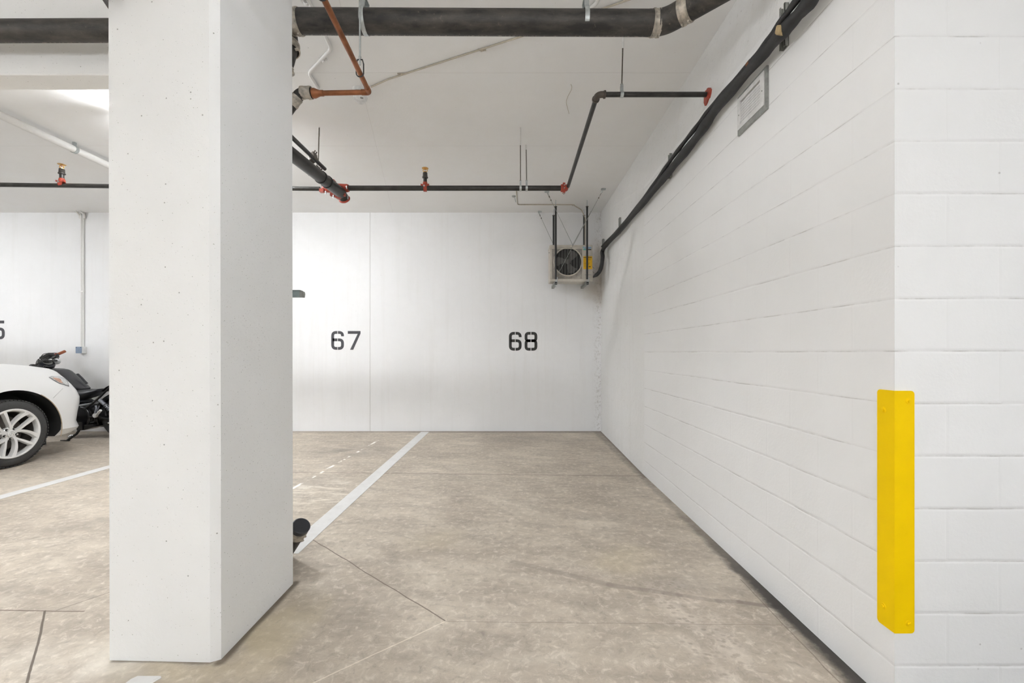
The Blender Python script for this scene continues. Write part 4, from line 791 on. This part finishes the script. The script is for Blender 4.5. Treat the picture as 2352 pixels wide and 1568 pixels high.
def wheel(yc, sx):
    X = XC+sx*(HW-.018); o = Vector((X, yc, .37)); ax = Vector((sx, 0, 0))
    wv = empty('x', o, None, None); wn = wv.name; wv.name = 'wheel'; WORLD[wv.name] = o; wv.parent = e_car; wv.location = o-WORLD[e_car.name]
    t = MB(); R_ = .37; prof = [(-.20, .265), (-.215, .29), (-.215, .33), (-.195, .36), (-.16, R_), (-.07, R_), (-.035, .362), (-.012, .335), (-.008, .30), (-.014, .272), (-.03, .262)]
    t.lathe(o, ax, prof, 72, True)
    for kx in range(64):      # shoulder tread blocks
        a = 2*math.pi*kx/64; d_ = Vector((0, math.cos(a), math.sin(a))); u_ = Vector((0, -math.sin(a), math.cos(a)))
        t.obox(o+d_*.3600-ax*.042, d_*.0055, u_*.0125, ax*.020); t.obox(o+d_*.3665-ax*.12, d_*.005, u_*.013, ax*.035)
    t.build('tyre', M['tyre'], wv, True)
    r = MB(); r.lathe(o, ax, [(-.06, .262), (-.03, .266), (-.008, .269), (-.004, .262), (-.008, .248), (-.028, .240), (-.06, .238)], 72, True); r.build('rim', M['alloy'], wv, True)
    r = MB(); r.lathe(o, ax, [(-.19, .255), (-.055, .258), (-.055, .236), (-.19, .225)], 60, True); r.build('barrel', M['brake'], wv, True)
    MB().lathe(o, ax, [(-.15, .19), (-.135, .19)], 48).build('brake_disc', M['brake'], wv)
    MB().lathe(o, ax, [(-.185, .235), (-.175, .235)], 48).build('inner_barrel', M['liner'], wv)
    def P2(r_, a, h): return o+ax*h+Vector((0, math.cos(a), math.sin(a)))*r_
    for kx in range(5):
        a0 = 2*math.pi*kx/5+.30
        for (da, cv, w0, w1) in ((-.17, -.42, .024, .050), (.20, .10, .022, .034)):
            sp = MB(); ns = 9; vs = []
            for i in range(ns):
                tt = i/(ns-1); r_ = .04+(.252-.04)*tt; ang = a0+da*min(1, tt*2.2)+cv*math.sin(tt*math.pi*.5)*tt; wd_ = w0+(w1-w0)*tt**2; h = -.035+.028*tt**.7
                for (k1, k2) in ((-1, -.034), (-.62, 0), (.62, 0), (1, -.034)):
                    vs.append(P2(r_, ang+k1*wd_/max(r_, .05)*.72, h+k2))
            fs = []
            for i in range(ns-1):
                for j in range(3): fs.append((i*4+j, i*4+j+1, i*4+5+j, i*4+4+j))
                fs.append((i*4+3, i*4, i*4+4, i*4+7))
            fs += [(0, 3, 2, 1), (ns*4-4, ns*4-3, ns*4-2, ns*4-1)]
            sp.add(vs, fs); sp.build('spoke', M['alloy'], wv, True)
    h = MB(); h.lathe(o, ax, [(-.08, .066), (-.044, .070), (-.036, .062), (-.034, .040)], 40); h.build('hub', M['alloy'], wv, True)
    cp = MB().lathe(o, ax, [(-.032, .036), (-.020, .034), (-.018, .0)], 32).build('hub_cap', M['alloy'], wv, True)
    em = MB(); em.ring(o-ax*.019, ax, .024, .002, 32, 6)
    for s2 in (-1, 1): em.tube([o-ax*.018+Vector((0, s2*.004, .018)), o-ax*.018+Vector((0, s2*.013, -.017))], .0024, 6)
    em.tube([o-ax*.018+Vector((0, -.007, -.003)), o-ax*.018+Vector((0, .007, -.003))], .0022, 6); em.build('emblem', M['chrome'], cp)
    for kx in range(5):
        a = 2*math.pi*kx/5+.95; c_ = P2(.056, a, -.0315); lg = MB(); lg.lathe(c_, ax, [(-.008, .0135), (.0005, .0135)], 16); lg.build('lug_seat', M['liner'], wv); MB().lathe(c_, ax, [(0, .009), (.012, .008)], 6).build('lug_nut', M['chrome'], wv)
    return wv
wheel(WC[0], 1); wheel(WC[0], -1); wheel(1.85, 1); wheel(1.85, -1)

# ------------------------------------------------------------------ motorcycle
YM = 6.15
def Bk(px, py, Y=YM): return W(px, py, Y)
em_ = empty('motorcycle', Bk(190, 985, YM)*Vector((1, 1, 0)) if False else (-6.3, YM, 0), 'black cruiser motorcycle with brown grips parked behind the white car', 'motorcycle')
def blobby(name, secs, mat, smooth=True, n=16, sup=2.4):   # secs: (centre_px, top_py, bot_py, halfwidth)
    mb = MB(); vs = []; fs = []
    for (px, yt, yb2, hw) in secs:
        qx = hw*max(.1, min(.75, (px-125)/70)); a_, b_ = Bk(px, yt, YM+qx), Bk(px, yb2, YM-hw*.9); cz = (a_.z+b_.z)/2; hz = (a_.z-b_.z)/2
        for k2 in range(n):
            th = 2*math.pi*k2/n; c_, s2 = math.cos(th), math.sin(th); f = lambda q: math.copysign(abs(q)**(2/sup), q)
            vs.append((a_.x, YM+hw*f(c_), cz+hz*f(s2)))
    m_ = len(secs)
    for i in range(m_-1):
        for k2 in range(n): fs.append((i*n+k2, i*n+(k2+1) % n, (i+1)*n+(k2+1) % n, (i+1)*n+k2))
    fs += [tuple(range(n-1, -1, -1)), tuple(range((m_-1)*n, m_*n))]
    mb.add(vs, fs); return mb.build(name, mat, em_, smooth)
tk = blobby('fuel_tank', [(110, 852, 857, .04), (116, 849.5, 868, .09), (128, 846, 876, .12), (145, 845.3, 880, .14), (160, 847.5, 885, .145), (172, 854.5, 890, .14), (187, 866.5, 897, .125), (198, 877.5, 899, .10), (205, 886, 897, .07), (207.5, 890, 893, .03)], M['tank'])
MB().lathe(Bk(136, 847.5), (.1, 0, 1), [(-.015, .062), (.008, .06), (.010, .050)], 32).build('tank_cap', M['cover'], tk, True); MB().ring(Bk(136, 847.0), (.1, 0, 1), .062, .005, 32, 6).build('cap_ring', M['dull'], tk, True)
MB().tube([Bk(178, 858.5, YM+.03), Bk(188, 868, YM+.03), Bk(199, 880, YM+.02)], .020, 10, flat=(1, .5)).build('tank_edge', M['tank'], tk, True)
blobby('seat', [(197, 896, 900, .05), (200, 892.5, 905, .10), (208, 891, 914, .14), (217, 891, 919, .16), (228, 891.5, 915, .15), (240, 891.5, 906, .13), (247, 891, 899, .10)], M['seat'])
blobby('side_cover', [(176, 897, 905, .05), (181, 900, 930, .11), (192, 902, 936, .13), (203, 908, 930, .13), (213, 918, 924, .10)], M['cover'])
blobby('engine', [(120, 905, 960, .10), (140, 880, 985, .15), (160, 885, 988, .17), (180, 900, 988, .17), (200, 925, 982, .15), (213, 922, 978, .12), (235, 918, 974, .09), (262, 915, 968, .08)], M['gloss'], sup=5)
def tb(name, pts, r, mat, n=10, parent=None): return MB().tube(spline(pts, 5) if len(pts) > 2 else pts, r, n).build(name, mat, parent or em_, True)
for sY in (-.13, .13):
    Y = YM+sY
    tb('frame_tube', [Bk(262, 878, Y), Bk(245, 896, Y), Bk(222, 918, Y), Bk(194, 940, Y)], .014, M['gloss'])
    tb('frame_tube', [Bk(186, 935, Y), Bk(196, 938, Y), Bk(203, 948, Y), Bk(205, 960, Y), Bk(202, 972, Y), Bk(197, 984, Y)], .015, M['gloss'])
    tb('swingarm', [Bk(208, 958, Y), Bk(222, 956, Y), Bk(245, 962, Y), Bk(285, 968, Y)], .02, M['gloss'])
    a_, b_ = Bk(229, 918, Y-.02*(1 if sY < 0 else -1)), Bk(266, 952, Y-.02*(1 if sY < 0 else -1)); d_ = (b_-a_)
    sh = MB().cyl(a_, a_+d_*.32, .024, 16).build('shock_absorber', M['shock'], em_, True); MB().cyl(a_, b_, .012, 10).build('damper_rod', M['chrome'], sh)
    hp = []; dn, u_, v_ = frame(d_)
    for i in range(90): th = i*.5; hp.append(a_+d_*(.30+.62*i/89)+(u_*math.cos(th)+v_*math.sin(th))*.024)
    MB().tube(hp, .0045, 6).build('spring', M['shock'], sh, True)
tb('fork_tube', [Bk(106, 840, YM-.1), Vector((-7.22, YM-.1, .34))], .022, M['gloss']); tb('fork_tube', [Bk(106, 840, YM+.1), Vector((-7.22, YM+.1, .34))], .022, M['gloss'])
def mw(X, lab, R_=.315):
    wh = MB(); o = Vector((X, YM, R_)); wh.ring(o, (0, 1, 0), R_-.06, .06, 48, 12); w_ = wh.build('wheel', M['tyre'], em_, True)
    rm = MB(); rm.band(o, (0, 1, 0), R_-.115, R_-.10, .09, 48); rm.cyl(o-Vector((0, .07, 0)), o+Vector((0, .07, 0)), .045, 20)
    for kx in range(10): a = 2*math.pi*kx/10; rm.tube([o+Vector((math.cos(a)*.04, 0, math.sin(a)*.04)), o+Vector((math.cos(a)*(R_-.11), 0, math.sin(a)*(R_-.11)))], .011, 8)
    rm.build('rim', M['gloss'], w_, True)
mw(-7.22, 'f'); mw(-5.72, 'r')
rf = MB(); vs = []; fs = []; oX, oZ = -5.72, .315; n = 16
for i in range(n):
    a = math.radians(200-i*160/(n-1)); R_ = .36
    for yy, rr_ in ((-.10, R_-.06), (-.085, R_), (.085, R_), (.10, R_-.06)): vs.append((oX+rr_*math.cos(a)*1.0, YM+yy, oZ+rr_*math.sin(a)))
for i in range(n-1):
    for j in range(3): fs.append((i*4+j, i*4+j+1, i*4+5+j, i*4+4+j))
rf.add(vs, fs); o = rf.build('rear_fender', M['gloss'], em_, True); sd = o.modifiers.new('s', 'SOLIDIFY'); sd.thickness = .006
MB().tube(spline([Bk(244, 897), Bk(252, 890), Bk(260, 885.5), Bk(272, 882)], 4), .075, 14, flat=(1.0, .22)).build('fender_strut', M['gloss'], em_, True)
# cockpit
MB().lathe(Bk(107, 836.5), Vector((.5, -.25, .75)), [(-.07, .05), (-.05, .085), (.0, .092), (.02, .085), (.024, .07)], 32).build('instrument', M['cover'], em_, True)
MB().lathe(Bk(109, 835), Vector((.5, -.25, .75)), [(.024, .05), (.028, .048)], 32).build('instrument_face', M['dull'], em_, True)
MB().lathe(Bk(96, 852), Vector((-1, 0, -.1)), [(-.08, .05), (-.02, .085), (.06, .09), (.075, .07)], 28).build('headlight', M['gloss'], em_, True)
cl = Bk(111, 824, YM)
tb('handlebar', [Bk(150, 806.5, YM+.38), Bk(132, 814, YM+.27), Bk(122, 819, YM+.12), Bk(110, 824, YM), Bk(96, 829, YM-.12), Bk(78, 840, YM-.24), Bk(56, 848, YM-.34)], .0125, M['gloss'])
tb('grip', [Bk(131, 814.3, YM+.27), Bk(149, 806.5, YM+.38)], .021, M['grip'], 14); tb('grip', [Bk(74, 842, YM-.27), Bk(56, 848, YM-.34)], .021, M['grip'], 14)
g = MB(); g.obox(Bk(125, 818, YM+.22), (.035, .01, .01), (0, .03, 0), (-.008, 0, .032)); g.build('switch_housing', M['black'], em_, bevel=.01)
MB().obox(Bk(124.5, 813.5, YM+.2), (.025, 0, .006), (0, .008, 0), (0, 0, .006)).build('red_switch', M['red'], em_, bevel=.003)
g = MB(); g.obox(Bk(108, 818, YM+.05), (.07, 0, .035), (0, .04, 0), (-.012, 0, .022)); g.build('master_cylinder', M['black'], em_, bevel=.012)
tb('lever', [Bk(112, 812, YM+.1), Bk(122, 810.5, YM+.22), Bk(131, 811, YM+.3)], .006, M['black']); tb('lever', [Bk(122, 824, YM+.2), Bk(130, 826, YM+.25), Bk(134, 823, YM+.3)], .006, M['black'])
MB().lathe(Bk(74, 843, YM-.3), Vector((1, 0, .1)), [(-.03, .02), (0, .045), (.03, .04), (.035, .02)], 20).build('turn_signal', M['black'], em_, True)
MB().tube([Bk(79, 842, YM-.26), Bk(100, 845, YM-.05)], .012, 10).build('signal_stalk', M['black'], em_, True)
mi = MB().lathe(Bk(130, 830, YM+.15), Vector((.6, -1, .1)), [(-.02, .02), (-.008, .042), (0, .043)], 24).build('mirror', M['black'], em_, True)
MB().lathe(Bk(130.5, 830, YM+.145), Vector((.6, -1, .1)), [(0, .040), (.004, .038)], 24).build('mirror_glass', simple('mirror_glass', (.82, .83, .84), .25, .2), mi, True)
tb('mirror_stem', [Bk(120, 820, YM+.16), Bk(122, 829, YM+.16), Bk(129, 834, YM+.165)], .005, M['black'])
for pts in ([(100, 822), (88, 825), (83, 834), (84, 841), (90, 846)], [(104, 824), (92, 827), (86, 836), (88, 845)], [(112, 811), (100, 813), (92, 822), (86, 832)]):
    tb('cable', [Bk(x, y, YM-.06) for x, y in pts], .0045, M['black'], 8)
b = MB(); b.obox(Bk(111, 828), (.04, 0, 0), (0, .09, 0), (0, 0, .012)); b.obox(Bk(108, 849), (.05, 0, 0), (0, .1, 0), (0, 0, .015)); b.cyl(Bk(110, 828), Bk(110, 856), .03, 14); b.build('triple_clamp', M['gloss'], em_, bevel=.004)
ks = MB(); foot = Vector((-6.30, 5.91, .012)); ks.tube([Bk(188, 978, YM-.14), Bk(176, 996, 5.97), foot], .016, 10); ks.tube([foot+Vector((-.09, 0, -.0)), foot+Vector((.03, 0, 0))], .008, 8, flat=(1.6, .9)); ks.tube([Bk(170, 1000, 5.95), Bk(163, 999, 5.93), Bk(156, 1003, 5.9)], .006, 8); ks.build('kickstand', M['gloss'], em_, True)
g = MB(); g.obox(Bk(186, 978, YM-.14), (.04, 0, 0), (0, .03, 0), (0, 0, .06)); g.build('stand_bracket', M['gloss'], em_, bevel=.01)
pg = MB(); pg.cyl(Bk(221, 954, YM-.2), Bk(231, 942, YM-.24), .017, 12); pg.lathe(Bk(220.5, 953.5, YM-.17), (0, -1, 0), [(0, .032), (.02, .032), (.022, .02)], 16); pg.build('foot_peg', M['alloy'], em_, True)
tb('brake_pedal', [Bk(218, 948, YM-.2), Bk(221, 938, YM-.2), Bk(220, 931, YM-.2)], .011, M['shock']); tb('linkage', [Bk(228, 932, YM-.19), Bk(224, 941, YM-.19), Bk(223, 949, YM-.19)], .007, M['shock'])
ex = MB(); ex.tube(spline([Bk(175, 975, YM+.18), Bk(210, 975, YM+.2), Bk(250, 972, YM+.2), Bk(300, 968, YM+.2)], 4), [.03]*5+[.045]*8, 16); ex.build('exhaust', M['gloss'], em_, True)
b = MB(); b.prism([(Bk(214, 984).x, YM-.15, Bk(214, 984).z), (Bk(240, 976).x, YM-.15, Bk(240, 976).z), (Bk(238, 970).x, YM-.15, Bk(238, 970).z), (Bk(205, 972).x, YM-.15, Bk(205, 972).z)], (0, .2, 0)); b.build('lower_guard', M['gloss'], em_, bevel=.008)
MB().lathe(Bk(248, 971, YM-.19), (0, -1, 0), [(0, .016), (.015, .012)], 12).build('axle_bolt', M['chrome'], em_, True)
